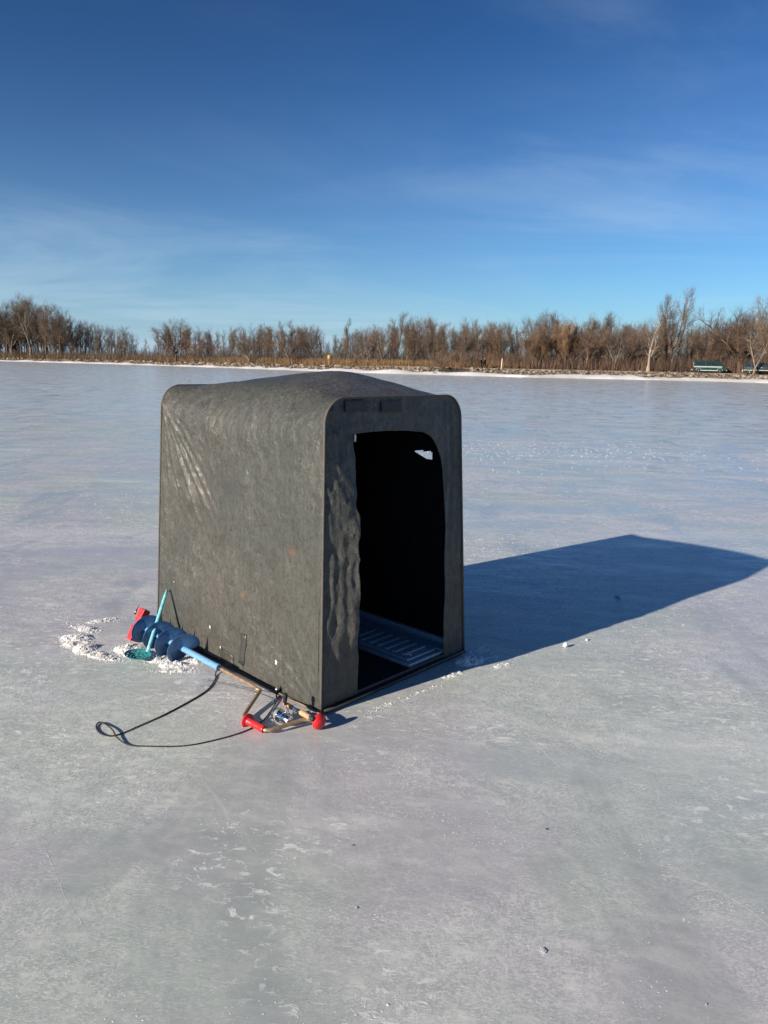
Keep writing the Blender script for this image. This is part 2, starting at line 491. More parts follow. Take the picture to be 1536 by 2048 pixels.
for px in np.arange(-60, 1600, 1.35):
    for k in range(3):
        p_ = px + rnd.uniform(-1.5, 1.5); u = rnd.random()
        off = 5.2 + 4.0*u
        s = rnd.choice([0.14, 0.18, 0.22, 0.28, 0.34, 0.46]) * rnd.uniform(0.8, 1.2)
        cand.append((s / shore_dist(p_), p_, off, s))
cand.sort(reverse=True)
vis = [c for c in cand if 0 < c[1] < 1536]
big_set = set(id(c) for c in vis[:300])
riprap_loc = riprap.location.copy()
for c in cand:
    _, p_, off, s = c
    loc = at(p_, off); loc.z = land_z(off) + 0.02 + s*0.15
    k = rnd.randrange(12); rot = (rnd.uniform(-.4, .4), rnd.uniform(-.4, .4), rnd.uniform(0, 6.28))
    if id(c) in big_set:
        o = link('rock', ROCKS[k], riprap, loc - riprap_loc, rot, (s, s, s))
    else:
        M = Matrix.Translation(loc - riprap_loc) @ Euler(rot).to_matrix().to_4x4() @ Matrix.Scale(s, 4)
        stuffv[k % 4].add([M @ v.co for v in ROCKS[k].vertices], [tuple(q.vertices) for q in ROCKS[k].polygons])
for k in range(4):
    tag(stuffv[k].build('small_rocks', M_ROCK[k], riprap), kind='stuff')

# ------------------------------------------------------------------ the fishing shelter
HUT_O, HUT_RZ = Vector((-0.2746, 3.2284, 0)), R(47.12)
HUT_M = Matrix.Translation(HUT_O) @ Matrix.Rotation(HUT_RZ, 4, 'Z')
hut = empty('ice_fishing_shelter', HUT_O, HUT_RZ)
tag(hut, 'grey fabric ice fishing shelter with open doorway standing on the ice', 'shelter')
def canvas_mat(name, col, crackle=1.0):
    m = Mat(name); P = m.pos(True)
    W = m.warp(P, 7, 0.10)
    W2 = m.warp(m.mapping(P, (1, 1, 1), (0.3, 0.2, 0.5)), 22, 0.11)
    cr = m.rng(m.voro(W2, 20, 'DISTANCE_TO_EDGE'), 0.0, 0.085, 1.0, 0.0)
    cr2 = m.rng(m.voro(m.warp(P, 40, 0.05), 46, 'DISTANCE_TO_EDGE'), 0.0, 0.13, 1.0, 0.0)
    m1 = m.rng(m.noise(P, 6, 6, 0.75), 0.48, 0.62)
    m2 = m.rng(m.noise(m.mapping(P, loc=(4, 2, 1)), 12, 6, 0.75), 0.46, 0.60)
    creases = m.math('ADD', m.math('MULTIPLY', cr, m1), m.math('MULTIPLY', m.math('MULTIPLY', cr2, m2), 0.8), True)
    warmth = m.rng(m.noise(P, 1.6, 4, 0.55), 0.38, 0.62)
    base = m.mix(warmth, tuple(c * 0.90 for c in (col[0]*0.93, col[1]*1.0, col[2]*0.97)), (col[0]*1.08, col[1]*1.02, col[2]*0.97))
    dirt = m.rng(m.noise(m.mapping(P, (1, 1, 0.5)), 3.2, 7, 0.7), 0.42, 0.70)
    base = m.mix(m.math('MULTIPLY', dirt, 0.22), base, tuple(c*0.55 for c in col))
    fine = m.noise(m.mapping(P, (1, 1, 0.6)), 75, 5, 0.82)
    base = m.mix(m.rng(fine, 0.38, 0.52, 0.62, 0.0), base, tuple(c*0.40 for c in col))
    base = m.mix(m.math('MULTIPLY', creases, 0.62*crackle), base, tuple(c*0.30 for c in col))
    pale = m.math('MULTIPLY', m.rng(m.voro(m.mapping(W2, (1, 1, 0.35)), 22, 'DISTANCE_TO_EDGE'), 0.0, 0.05, 1.0, 0.0), m.rng(m.noise(P, 3.1, 4), 0.50, 0.60))
    base = m.mix(m.math('MULTIPLY', pale, 0.45), base, tuple(min(c*2.2, 1) for c in col))
    fib = m.noise(m.mapping(P, (1, 1, 0.10)), 55, 5, 0.7)
    base = m.mix(m.rng(fib, 0.40, 0.60, 0.30, 0.0), base, tuple(c*0.45 for c in col))
    # two rusty stains with blurred edges
    stain = None
    for c, r_ in (((0.03, 0.256, 0.724), 0.045), ((0.03, 0.62, 0.43), 0.030)):
        d = m.n('ShaderNodeVectorMath', operation='DISTANCE'); m.put(d.inputs[0], m.warp(P, 25, 0.05)); d.inputs[1].default_value = tuple(x + 0.025 for x in c)
        q = m.rng(d.outputs['Value'], r_*0.2, r_)
        q = m.math('SUBTRACT', 1.0, q)
        stain = q if stain is None else m.math('MAXIMUM', stain, q)
    base = m.mix(m.math('MULTIPLY', stain, 0.45), base, (0.15, 0.085, 0.05))
    rg = m.ridged(m.mapping(W2, (1, 1, 0.45), (0.25, 0, 0)), 15, 5, 0.62, 0.2)
    rg2 = m.ridged(m.mapping(P, (1, 1, 0.55), (-0.35, 0.1, 0.2)), 34, 4, 0.6, 0.1)
    spz = m.n('ShaderNodeSeparateXYZ'); m.put(spz.inputs[0], P)
    amt = m.math('MULTIPLY', m.rng(spz.outputs[2], 0.35, 1.15, 0.40, 1.0), m.rng(m.noise(P, 3.4, 4, 0.6), 0.40, 0.62, 0.25, 1.0))
    h = m.math('MULTIPLY', m.math('ADD', m.math('MULTIPLY', rg, 0.60), m.math('MULTIPLY', rg2, 0.22)), amt)
    h = m.math('ADD', h, m.math('MULTIPLY', m.noise(P, 110, 4, 0.7), 0.25))
    base = m.mix(m.math('MULTIPLY', m.rng(rg, 1.7, 2.8, 0.0, 0.6), amt), base, tuple(min(c*1.9, 1) for c in col))
    lo = m.noise(m.mapping(W, (1, 1, 0.6)), 11, 4, 0.55, 0.6)
    n1 = m.bump(lo, 0.45, 0.022)
    m.set(Base_Color=base, Roughness=m.rng(m.noise(P, 20, 4), 0.3, 0.7, 0.36, 0.60), Normal=m.bump(h, 0.55, 0.0052, n1))
    m.p.inputs['Specular IOR Level'].default_value = 0.34
    return m.m
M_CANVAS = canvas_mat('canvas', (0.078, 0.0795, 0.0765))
M_INSIDE = plain('black_lining', (0.010, 0.010, 0.012), 0.9, 0, 0.2, 30, 0, 0.1)
M_PIPING = plain('piping', (0.085, 0.080, 0.070), 0.7)
M_BLACK = plain('black_plastic', (0.018, 0.018, 0.020), 0.5)
M_STEEL = plain('steel', (0.45, 0.45, 0.46), 0.35, 0.9)
HZ = 1.45
def xl(z): return 0.042 * z
def xr(z): return 1.092 - 0.045 * z
def yf(z): return 0.034 * z
def yb(z): return 1.425 - 0.030 * z
PK = (0.62, 0.37)                                             # peak: x, share of depth
def hoop(r, top, n_wall=150, n_arc=24, n_roof=70, z0=0.015):
    """rounded-rectangle hoop in x,z from left foot over the top to right foot; also the wall/roof tag"""
    pts = []
    for i in range(n_wall): pts.append((None, z0 + (top - r - z0) * i / n_wall, 'L'))
    for i in range(n_arc):
        a = math.pi/2 * i / n_arc
        pts.append((('l', r - r*math.cos(a)), top - r + r*math.sin(a), 'A'))
    for i in range(n_roof + 1): pts.append((('f', i / n_roof), top, 'T'))
    for i in range(1, n_arc + 1):
        a = math.pi/2 * (1 - i / n_arc)
        pts.append((('r', r - r*math.cos(a)), top - r + r*math.sin(a), 'B'))
    for i in range(1, n_wall + 1): pts.append((None, top - r - (top - r - z0) * i / n_wall, 'R'))
    out = []
    for q, z, t in pts:
        if t == 'L': x = xl(z)
        elif t == 'R': x = xr(z)
        elif t == 'A': x = xl(z) + q[1]
        elif t == 'B': x = xr(z) - q[1]
        else: x = xl(top) + r + (xr(top) - xl(top) - 2*r) * q[1]
        out.append((x, z, t))
    return out
def cover_grid(NT=240):
    G = []; T = []
    for j in range(NT + 1):
        t = j / NT
        s = math.sin(math.pi * t)
        r = 0.115 + 0.10 * s**0.7
        top = HZ + 0.012 * t - 0.004 * s
        row = hoop(r, top)
        P = []
        for x, z, k in row:
            xm = (x - xl(1.45)) / (xr(1.45) - xl(1.45))
            f = min(t / PK[1], (1 - t) / (1 - PK[1]))
            xp = (PK[0] - 0.06) / 0.97
            g = min(xm / xp, (1 - xm) / (1 - xp))
            f, g = max(f, 0), max(min(g, 1), 0)
            q = max(0.0, 1 - ((1-f)**3 + (1-g)**3)**(1/3))
            q = q * 0.88 + 0.12 * math.sin(f*math.pi/2) * math.sin(g*math.pi/2)
            if q > 0.88: q = 0.88 + (q - 0.88) * 0.45
            zz = z + (0.122 * q if z > 1.2 else 0) * sstep(1.2, 1.44, z)
            if k in 'LRAB' and z < 1.44:                       # side cloth pulls in a little between the hoops
                w = math.sin(math.pi * min(z / 1.4, 1)) * s
                x += (0.016 if k in 'LA' else -0.016) * w
            y = yf(z) + (yb(z) - yf(z)) * t
            P.append((x, y, float(zz)))
        G.append(P); T.append([k for _, _, k in row])
    return np.array(G), T
G, KT = cover_grid()
NT, NSQ = G.shape[0], G.shape[1]
du = np.gradient(G, axis=0); dv = np.gradient(G, axis=1)
NRM = np.cross(dv, du); NRM /= np.linalg.norm(NRM, axis=2, keepdims=True) + 1e-9
if NRM[NT//2, 20, 0] > 0: NRM = -NRM
Yc, Zc, Xc = G[..., 1], G[..., 2], G[..., 0]
tt = np.linspace(0, 1, NT)[:, None] * np.ones((1, NSQ))
edge_fade = sstep(0, 0.05, tt) * sstep(1, 0.95, tt)
onwall = sstep(1.45, 1.30, Zc)
D = (0.006 + 0.014*onwall) * fbm(Yc*3.0 + 3, Zc*2.2, Xc*3, 4) * edge_fade
D += (0.004 + 0.006*onwall) * fbm(Yc*11 + 1, Zc*7, Xc*11, 3) * sstep(0, 0.02, tt) * sstep(1, 0.98, tt)
left = (np.arange(NSQ) < 190)[None, :] * np.ones((NT, 1))
def creases(corner, list_, sharp):
    global D
    for (dy, dz, L, amp, w, curve) in list_:
        n = math.hypot(dy, dz); dy, dz = dy/n, dz/n
        a = (Yc - corner[0])*dy + (Zc - corner[1])*dz
        b = -(Yc - corner[0])*dz + (Zc - corner[1])*dy
        b = b + curve*a*a + 0.012*fbm(a*6 + amp*900, a*0 + w*1000, 0.0, 3)
        prof = sstep(0.0, 0.06, a) * sstep(L, L*0.55, a) * (0.65 + 0.9*vnoise(a*14, a*0 + amp*777))
        ww = w * (0.7 + a*0.9)
        D = D + left * 1.6 * amp * prof * (np.exp(-(b/ww)**2) - 0.55*np.exp(-((b - 2.0*ww)/(ww*1.3))**2))
creases((1.385, 1.40), [(-0.53,-0.75,1.00,0.0075,0.012,0.05), (-0.44,-0.85,0.95,0.0065,0.010,0.04), (-0.30,-0.95,0.75,0.0055,0.009,0.03), (-0.62,-0.66,0.90,0.0060,0.011,-0.05),
                        (-0.70,-0.55,0.70,0.0050,0.012,-0.12), (-0.16,-1.0,0.62,0.0050,0.008,0.0), (-0.85,-0.42,0.60,0.0045,0.014,-0.15), (-0.50,-0.80,0.55,0.0045,0.007,0.08)], 0)
creases((0.05, 1.40), [(0.45,-0.85,0.55,0.0035,0.012,0.0), (0.75,-0.5,0.5,0.0030,0.013,0.1), (0.25,-0.95,0.6,0.0035,0.010,0.0), (0.95,-0.2,0.45,0.003,0.012,0.2)], 0)
creases((0.02, 0.02), [(0.75,0.45,0.55,0.0035,0.012,0.1), (0.55,0.75,0.5,0.003,0.012,0.0), (0.95,0.25,0.6,0.0035,0.010,0.0)], 0)
creases((0.60, 1.36), [(0.10,-1,0.40,0.0030,0.010,0.0), (0.35,-1,0.38,0.0028,0.009,0.0), (-0.2,-1,0.36,0.0028,0.010,0.0)], 0)
D += 0.011 * np.clip(fbm(Yc*26 + 0.5*Zc*26, Zc*7 - 3*Yc, 4.2, 2), 0, 1)**1.5 * left * sstep(0.45, 1.15, Zc) * edge_fade
G2 = G + NRM * D[..., None]
G2[..., 2] = np.maximum(G2[..., 2], 0.012)
# window hole in the right wall
WY, WZ = (0.222, 0.365), (1.083, 1.131)
V, F = [tuple(p) for p in G2.reshape(-1, 3)], []
for j in range(NT - 1):
    for i in range(NSQ - 1):
        cx, cy, cz = (G[j, i] + G[j+1, i+1]) / 2
        if KT[j][i] == 'R' and WY[0] < cy < WY[1] and WZ[0] < cz < WZ[1]: continue
        F.append((j*NSQ+i, j*NSQ+i+1, (j+1)*NSQ+i+1, (j+1)*NSQ+i))
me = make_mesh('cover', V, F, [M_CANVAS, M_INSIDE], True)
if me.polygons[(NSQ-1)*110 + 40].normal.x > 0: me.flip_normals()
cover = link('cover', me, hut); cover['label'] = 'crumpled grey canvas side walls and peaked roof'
def skin(o, th=0.003):
    s = o.modifiers.new('solidify', 'SOLIDIFY'); s.thickness = th; s.offset = -1; s.material_offset = 1; s.material_offset_rim = 0
    return o
skin(cover)
# front panel between hoop and doorway
def resample(pts, n):
    pts = np.array(pts, float); d = np.r_[0, np.cumsum(np.linalg.norm(np.diff(pts, axis=0), axis=1))]
    t = np.linspace(0, d[-1], n); return np.c_[np.interp(t, d, pts[:, 0]), np.interp(t, d, pts[:, 1])]
hp = [(x, z) for x, z, k in hoop(0.115, HZ - 0.002)]
hl = [p for p in hp if p[0] < 0.2 and p[1] < 1.418]; hr = [p for p in hp if p[0] > 0.9 and p[1] < 1.418]
ht = [p for p in hp if p[1] >= 1.418]
outer = np.r_[resample(hl, 110), resample([hl[-1]] + ht + [hr[0]], 90)[1:], resample(hr, 110)[1:]]
il = [(0.245, 0.015), (0.245, 0.12), (0.258, 0.37), (0.262, 0.6), (0.266, 0.90), (0.262, 0.925), (0.243, 0.955), (0.245, 1.0), (0.251, 1.07), (0.243, 1.17), (0.232, 1.286)]
it = [(0.232, 1.286), (0.277, 1.287), (0.36, 1.290), (0.481, 1.288), (0.6, 1.283), (0.723, 1.270), (0.76, 1.258), (0.80, 1.236), (0.845, 1.186), (0.872, 1.13)]
ir = [(0.872, 1.13), (0.888, 1.07), (0.899, 1.0), (0.906, 0.88), (0.912, 0.766), (0.908, 0.6), (0.914, 0.352), (0.910, 0.2), (0.915, 0.012)]
inner = np.r_[resample(il, 110), resample(it, 90)[1:], resample(ir, 110)[1:]]
NU, NV = len(outer), 40
Vg = np.zeros((NU, NV + 1, 3))
for v in range(NV + 1):
    f = v / NV
    q = outer * (1 - f) + inner * f
    Vg[:, v, 0], Vg[:, v, 2] = q[:, 0], q[:, 1]
    Vg[:, v, 1] = yf(q[:, 1])
fx = np.linspace(0, 1, NV + 1)[None, :] * np.ones((NU, 1))
X, Z = Vg[..., 0], Vg[..., 2]
isl = (np.arange(NU) < 125)[:, None] * np.ones((1, NV + 1)); isl = isl * sstep(0.5, 0.25, X)
fade = sstep(0, 0.12, fx)
# slack left strip: swings outward at the door edge and hangs in slanting folds
prof = sstep(0.02, 0.40, Z) * sstep(1.50, 1.06, Z + 1.2*(X - 0.05))
Dp = isl * prof * (0.074 * fx**1.1)
Vg[..., 0] -= Dp*0.95
ph = (X*1.0 + (Z - 0.7)*0.22*sstep(0.55, 1.0, Z) + 0.035*fbm(Z*3.5, X*5, 1.0, 3))
fold = np.sin(ph * 2*math.pi/0.055 + 6.0*fbm(Z*3.2, X*4, 7.0, 3))
amp_ = np.clip(0.35 + 1.6*fbm(X*7, Z*4.5, 11.0, 3), 0.0, 1.0)
Dp += isl * fade * 0.0060 * amp_ * fold * sstep(0.03, 0.25, Z) * sstep(1.40, 1.15, Z)
fold2 = np.sin((X*0.75 + Z*0.55) * 2*math.pi/0.055 + 3*fbm(Z*5, X*5, 2.0, 3))
Dp += isl * fade * 0.0045 * amp_ * fold2 * sstep(0.75, 1.10, Z)
crum = np.abs(fbm(X*16 + 4*Z, Z*9, 5.0, 3)); Dp += isl * fade * 0.022 * (0.25 - crum) * sstep(0.15, 0.4, Z)
Dp += fade * 0.006 * fbm(X*9, Z*7, 3.0, 4) + isl*fade*0.006*fbm(X*22, Z*13, 3.0, 3)
isr = sstep(0.8, 0.95, X)
Dp += isr * fade * 0.003*np.sin((X + 0.05*fbm(Z*3, X*3, 9.0, 3))*2*math.pi/0.06)
Dp += sstep(1.25, 1.40, Z)*fade*0.004*fbm(X*5 + Z*22, Z*26, 1.0, 2)
Vg[..., 1] -= Dp
V = [tuple(p) for p in Vg.reshape(-1, 3)]
F = [(i*(NV+1)+v, (i+1)*(NV+1)+v, (i+1)*(NV+1)+v+1, i*(NV+1)+v+1) for i in range(NU-1) for v in range(NV)]
me = make_mesh('front_panel', V, F, [M_CANVAS, M_INSIDE], True)
if sum(p.normal.y for p in me.polygons) > 0: me.flip_normals()
front = link('front_panel', me, hut); front['label'] = 'front panel with slack folds beside the doorway'
skin(front)
# back panel
hb = [(x, z) for x, z, k in hoop(0.115, HZ + 0.010)]
cx = 0.55
Vb = [];
for (x, z) in hb:
    for v in range(13):
        f = v / 12
        xx, zz = x + (cx - x)*f, z + (min(z, 0.9)*0.9 + 0.05 - z)*f if False else z + (0.6 - z)*f
        Vb.append((xx, yb(zz) + 0.006*float(fbm(xx*6, zz*6, 2.0)) * min(f*5, 1), zz))
nb_ = len(hb)
Fb = [(i*13+v, (i+1)*13+v, (i+1)*13+v+1, i*13+v+1) for i in range(nb_-1) for v in range(12)] + [((nb_-1)*13+v, 0*13+v, 0*13+v+1, (nb_-1)*13+v+1) for v in range(12)]
me = make_mesh('back_panel', Vb, Fb, [M_CANVAS, M_INSIDE], True)
if sum(p.normal.y for p in me.polygons) < 0: me.flip_normals()
skin(link('back_panel', me, hut))
# piping along both hoops, steel hoops inside
for top, yfun, off in ((HZ - 0.001, yf, -0.003), (HZ + 0.011, yb, 0.003)):
    hh = hoop(0.115, top, 26, 12, 20)
    MB().tube([(x, yfun(z) + off, z) for x, z, k in hh], 0.0055, 8).build('piping', M_PIPING, hut, True)
    MB().tube([(x + (0.55 - x)*0.035, yfun(z) - off*6, z*0.985) for x, z, k in hh], 0.011, 8).build('hoop_pole', M_STEEL, hut, True)
# seam stitched down the near corner, a few mm inside the hoop
MB().tube([(xl(z) + 0.002, yf(z) + 0.024, z) for z in np.linspace(0.02, 1.33, 30)], 0.0016, 5).build('seam', M_PIPING, hut, True)
# hook-and-loop patches on the front, above the doorway
for x0, x1, z0, z1 in ((0.178, 0.316, 1.388, 1.436), (0.414, 0.553, 1.378, 1.430)):
    vs, fs = [], []
    for i in range(9):
        for j in range(4):
            x, z = x0 + (x1-x0)*i/8, z0 + (z1-z0)*j/3
            vs.append((x, yf(z) - 0.009, z))
    fs = [(i*4+j, (i+1)*4+j, (i+1)*4+j+1, i*4+j+1) for i in range(8) for j in range(3)]
    o = link('fastening_patch', make_mesh('fastening_patch', vs, fs, plain('hook_and_loop', (0.048, 0.048, 0.050), 0.9, 0, 0.2, 200)), hut)
    s = o.modifiers.new('s', 'SOLIDIFY'); s.thickness = 0.004; s.offset = 0
o = MB().box((0.226, yf(1.27) - 0.016, 1.252), (0.236, yf(1.27) - 0.012, 1.283)).build('zip_pull', plain('zip_metal', (0.55, 0.55, 0.56), 0.4, 0.6), hut)
MB().tube([(0.231, yf(1.285) - 0.012, 1.288), (0.229, yf(1.27) - 0.014, 1.27), (0.232, yf(1.25) - 0.014, 1.252)], 0.0025, 6).build('zip_slider', M_STEEL, hut)
# small window in the right wall with a sagging flap
wx = lambda z: xr(z) - 0.016*math.sin(math.pi*z/1.4)*0.62 - 0.009
fl = [(.205, 1.088), (.266, 1.089), (.351, 1.121), (.353, 1.150), (.42, 1.150), (.42, 1.05), (.205, 1.05)]
vs = [(wx(z_), y_, z_) for y_, z_ in fl]
o = link('window_flap', make_mesh('window_flap', vs, [tuple(range(7))], M_INSIDE), hut)
s = o.modifiers.new('s', 'SOLIDIFY'); s.thickness = 0.002; s.offset = 0
# dark tape patches and little torn holes on the left wall
def wall_pt(y, z, out=0.0):
    d = (Yc - y)**2 + (Zc - z)**2 + (1 - left)*9
    j, i = np.unravel_index(np.argmin(d), d.shape)
    return float(G2[j, i, 0] + (y - G2[j, i, 1])*0) - out
M_TAPE = plain('dark_tape', (0.040, 0.040, 0.038), 0.45, 0, 0.25, 90)
def tape(corners):
    """corners: four (y, z) going round"""
    vs, fs = [], []
    a, b, c, d = [Vector((q[0], q[1], 0)) for q in corners]
    for i in range(7):
        for j in range(4):
            u, v = i/6, j/3
            p = (a*(1-u) + b*u)*(1-v) + (d*(1-u) + c*u)*v
            yy = p.x + 0.003*math.sin(i*2.3)
            vs.append((wall_pt(yy, p.y, 0.0022), yy, p.y))
    fs = [(i*4+j, (i+1)*4+j, (i+1)*4+j+1, i*4+j+1) for i in range(6) for j in range(3)]
    o = link('tape_patch', make_mesh('tape_patch', vs, fs, M_TAPE, True), hut)
    s = o.modifiers.new('s', 'SOLIDIFY'); s.thickness = 0.0008; s.offset = 0
tape([(0.625, 0.228), (0.640, 0.068), (0.598, 0.056), (0.578, 0.232)])
tape([(0.800, 0.105), (0.800, 0.035), (0.680, 0.030), (0.684, 0.085)])
M_TORN = plain('torn_white_threads', (0.78, 0.77, 0.74), 0.8)
rr = random.Random(3)
for (y, z, s_) in ((0.909, 0.187, 0.010), (0.333, 0.158, 0.012), (1.27, 0.36, 0.004), (0.80, 0.105, 0.007)):
    n = 9; vs = [(wall_pt(y, z, 0.004), y, z)]
    vs += [(wall_pt(y, z, 0.0022 + rr.uniform(0, .002)), y + s_*rr.uniform(.35, .8)*math.cos(k*6.283/n), z + s_*rr.uniform(.6, 1.3)*math.sin(k*6.283/n)) for k in range(n)]
    o = link('torn_hole', make_mesh('torn_hole', vs, [(0, 1+k, 1+(k+1) % n) for k in range(n)], M_TORN), hut)
    s = o.modifiers.new('s', 'SOLIDIFY'); s.thickness = 0.0006; s.offset = 0
    MB().lathe([(0, s_*0.16), (0.001, s_*0.16)], (wall_pt(y, z, 0.0058), y, z), (-1, 0, 0), 8).build('hole', M_INSIDE, hut)
# sled base
M_TUB = plain('sled_plastic', (0.035, 0.036, 0.040), 0.45, 0, 0.2, 25)
b = MB(); b.box((0.012, 0.010, 0.006), (1.080, 1.412, 0.024)); b.build('sled_floor', M_TUB, hut)
rim = MB()
rim.box((0.008, 0.004, 0.004), (1.086, 0.020, 0.040)); rim.box((0.008, 1.402, 0.004), (1.086, 1.418, 0.040))
rim.box((1.070, 0.0205, 0.004), (1.086, 1.4015, 0.040)); rim.box((0.010, 0.0205, 0.004), (0.026, 1.4015, 0.040))
bevel(rim.build('sled_rim', M_TUB, hut), 0.003)
MB().tube([(-0.010, 0.30, 0.016), (-0.012, 0.6, 0.020), (-0.012, 1.0, 0.020), (-0.010, 1.38, 0.018)], 0.0125, 10).build('side_rail', M_BLACK, hut, True)
MB().tube([(-0.006, 0.02, 0.012), (-0.008, 0.15, 0.013), (-0.010, 0.295, 0.014)], 0.006, 8).build('hem_batten', plain('wood_batten', (0.20, 0.15, 0.10), 0.7), hut, True)
sill = MB(); sill.tube([(0.012, -0.010, 0.016), (0.55, -0.012, 0.014), (1.085, -0.010, 0.016)], 0.011, 10); sill.build('door_sill', M_BLACK, hut, True)
MB().lathe([(0, .011), (.006, .012), (.008, .006), (.016, .006)], (-0.012, 0.30, 0.032), (0, 0, 1), 10).build('rope_eyelet', M_STEEL, hut, True)
# ribbed hatch lid and mat on the floor inside
M_LID = plain('lid_blue_grey', (0.34, 0.42, 0.50), 0.35, 0, 0.12, 30)
tray = MB(); tray.box((0.652, 0.024, 0.024), (1.058, 1.395, 0.040)); tray.box((0.652, 0.024, 0.0402), (0.664, 1.395, 0.052)); tray.box((1.03, 0.024, 0.0402), (1.058, 1.395, 0.075)); tray.box((0.93, 0.024, 0.0402), (0.955, 1.395, 0.056)); tray.box((0.665, 0.024, 0.0402), (1.029, 0.05, 0.052))
bevel(tray.build('tray', M_LID, hut), 0.003)
for y0, y1 in ((0.062, 0.60), (0.66, 1.36)):
    lid = MB(); lid.box((0.678, y0, 0.0403), (0.915, y1, 0.060))
    lo = bevel(lid.build('hatch_lid', M_LID, hut), 0.006, 3)
    n = int((y1 - y0 - 0.06) / 0.062)
    for k in range(n):
        yk = y0 + 0.05 + k*0.062
        rb = MB(); rb.box((0.705, yk, 0.0595), (0.890, yk + 0.026, 0.0685)); bevel(rb.build('rib', M_LID, lo), 0.004, 2)
    if y0 < 0.1:
        MB().tube([(0.698, 0.10, 0.062), (0.700, 0.088, 0.075), (0.712, 0.080, 0.079), (0.722, 0.075, 0.072), (0.722, 0.072, 0.062)], 0.003, 6).build('latch', M_STEEL, lo, True)
mat_ = MB(); mat_.box((0.03, 0.024, 0.0245), (0.648, 1.39, 0.036)); bevel(mat_.build('floor_mat', plain('black_mat', (0.012, 0.012, 0.014), 0.95, 0, 0.3, 80), hut), 0.003)

# stitched hem lines along the foot of the side wall
for zz in (0.052, 0.060):
    MB().tube([(wall_pt(y_, zz, 0.0006), y_, zz) for y_ in np.linspace(0.03, 1.39, 60)], 0.0011, 5).build('hem_stitching', M_PIPING, hut, True)

# ------------------------------------------------------------------ tools lying beside the shelter (shelter-local coordinates)
def H(p): return HUT_M @ Vector(p)
def tool(name, base, label, cat):
    o = empty(name, H(base), HUT_RZ); tag(o, label, cat); return o
def rel(base, pts): return [Vector(p) - Vector(base) for p in pts]
M_BLUE = plain('auger_blue_paint', (0.15, 0.34, 0.60), 0.35, 0, 0.15, 70)
M_NAVY = plain('auger_flight_paint', (0.045, 0.130, 0.285), 0.34, 0, 0.25, 40)
M_RED = plain('red_plastic', (0.62, 0.020, 0.028), 0.32, 0, 0.08, 40)
M_HEAD = plain('red_cutter_paint', (0.60, 0.028, 0.035), 0.4, 0, 0.12, 60)
M_BRONZE = plain('bronze_tube', (0.30, 0.215, 0.14), 0.38, 0.35, 0.25, 60)
AB = (-0.12, 0.65, 0.0)
auger = tool('hand_ice_auger', AB, 'blue spiral hand ice auger with red grip lying along the shelter wall', 'auger')
A0, A1 = Vector((-0.118, 1.43, 0.098)), Vector((-0.098, -0.112, 0.038))        # cutter end, knob end
AX = (A1 - A0).normalized()
def ap(y): return A0 + (A1 - A0) * ((A0.y - y) / (A0.y - A1.y))
b_ = Vector(AB)
MB().tube([ap(1.41) - b_, ap(0.648) - b_], 0.0165, 18).build('shaft', M_BLUE, auger, True)
smooth_angle(auger.children[0], 40)
MB().tube([ap(0.668) - b_, ap(0.650) - b_], 0.0182, 18).build('collar', M_BLUE, auger)
# spiral flight
turns, n = 3.95, 300
y_a, y_b = 1.41, 0.93
U = AX.orthogonal().normalized(); Wv = AX.cross(U)
vs, fs = [], []
RO, RI, TH = 0.088, 0.0155, 0.0013
for i in range(n + 1):
    t = i / n
    c = ap(y_a + (y_b - y_a)*t) - b_
    a = -t * turns * 2*math.pi + 2.2
    d = U*math.cos(a) + Wv*math.sin(a)
    ro = RO * (1.0 if t < 0.985 else 1 - (t-0.985)*8)
    for (r, s) in ((RI, -1), (0.055, -1), (ro, -1), (ro, 1), (0.055, 1), (RI, 1)):
        vs.append(c + d*r + AX*(TH*s))
for i in range(n):
    for k in range(6):
        fs.append((i*6+k, i*6+(k+1) % 6, (i+1)*6+(k+1) % 6, (i+1)*6+k))
fs += [tuple(range(6)), tuple(n*6 + 5 - k for k in range(6))]
o = link('spiral_flight', make_mesh('spiral_flight', vs, fs, M_NAVY, True), auger)
o.data.set_sharp_from_angle(angle=R(50))
# red cutter head with steel blades: a bar across the end, tilted
c = ap(1.415) - b_
dirb = Vector((0.50, 0.0, 0.87)); dirb = (dirb - AX*dirb.dot(AX)).normalized(); side = AX.cross(dirb)
Mh = Matrix.Translation(c) @ Matrix((side, AX, dirb)).transposed().to_4x4()
hd = MB()
for sgn in (-1, 1):
    z0, z1 = (0.012, 0.094) if sgn > 0 else (-0.094, -0.012)
    hd.add([Mh @ Vector(v) for v in [(-.034, -.018, z0), (.034, -.018, z0), (.030, .018, z0), (-.030, .012, z0), (-.030, -.040, z1), (.028, -.040, z1), (.024, .014, z1), (-.024, .004, z1)]],
           [(0,3,2,1),(4,5,6,7),(0,1,5,4),(1,2,6,5),(2,3,7,6),(3,0,4,7)])
hd.box((-.024, -.022, -.014), (.024, .020, .014), Mh)
bevel(hd.build('cutter_head', M_HEAD, auger), 0.003)
for sgn in (-1, 1):
    z0, z1 = (0.045, 0.106) if sgn > 0 else (-0.106, -0.045)
    bl = MB(); bl.add([Mh @ Vector(v) for v in [(sgn*.020, -.055, z0), (sgn*.036, -.056, z0), (sgn*.036, -.050, z1), (sgn*.024, -.060, z1), (sgn*.020, -.051, z0), (sgn*.036, -.052, z0), (sgn*.036, -.046, z1), (sgn*.024, -.056, z1)]],
                 [(0,3,2,1),(4,5,6,7),(0,1,5,4),(1,2,6,5),(2,3,7,6),(3,0,4,7)])
    bl.build('blade', M_STEEL, auger)
    MB().lathe([(0, .0038), (.004, .005)], Mh @ Vector((sgn*.03, -.046, sgn*.06)), -AX, 8).build('bolt', M_STEEL, auger)
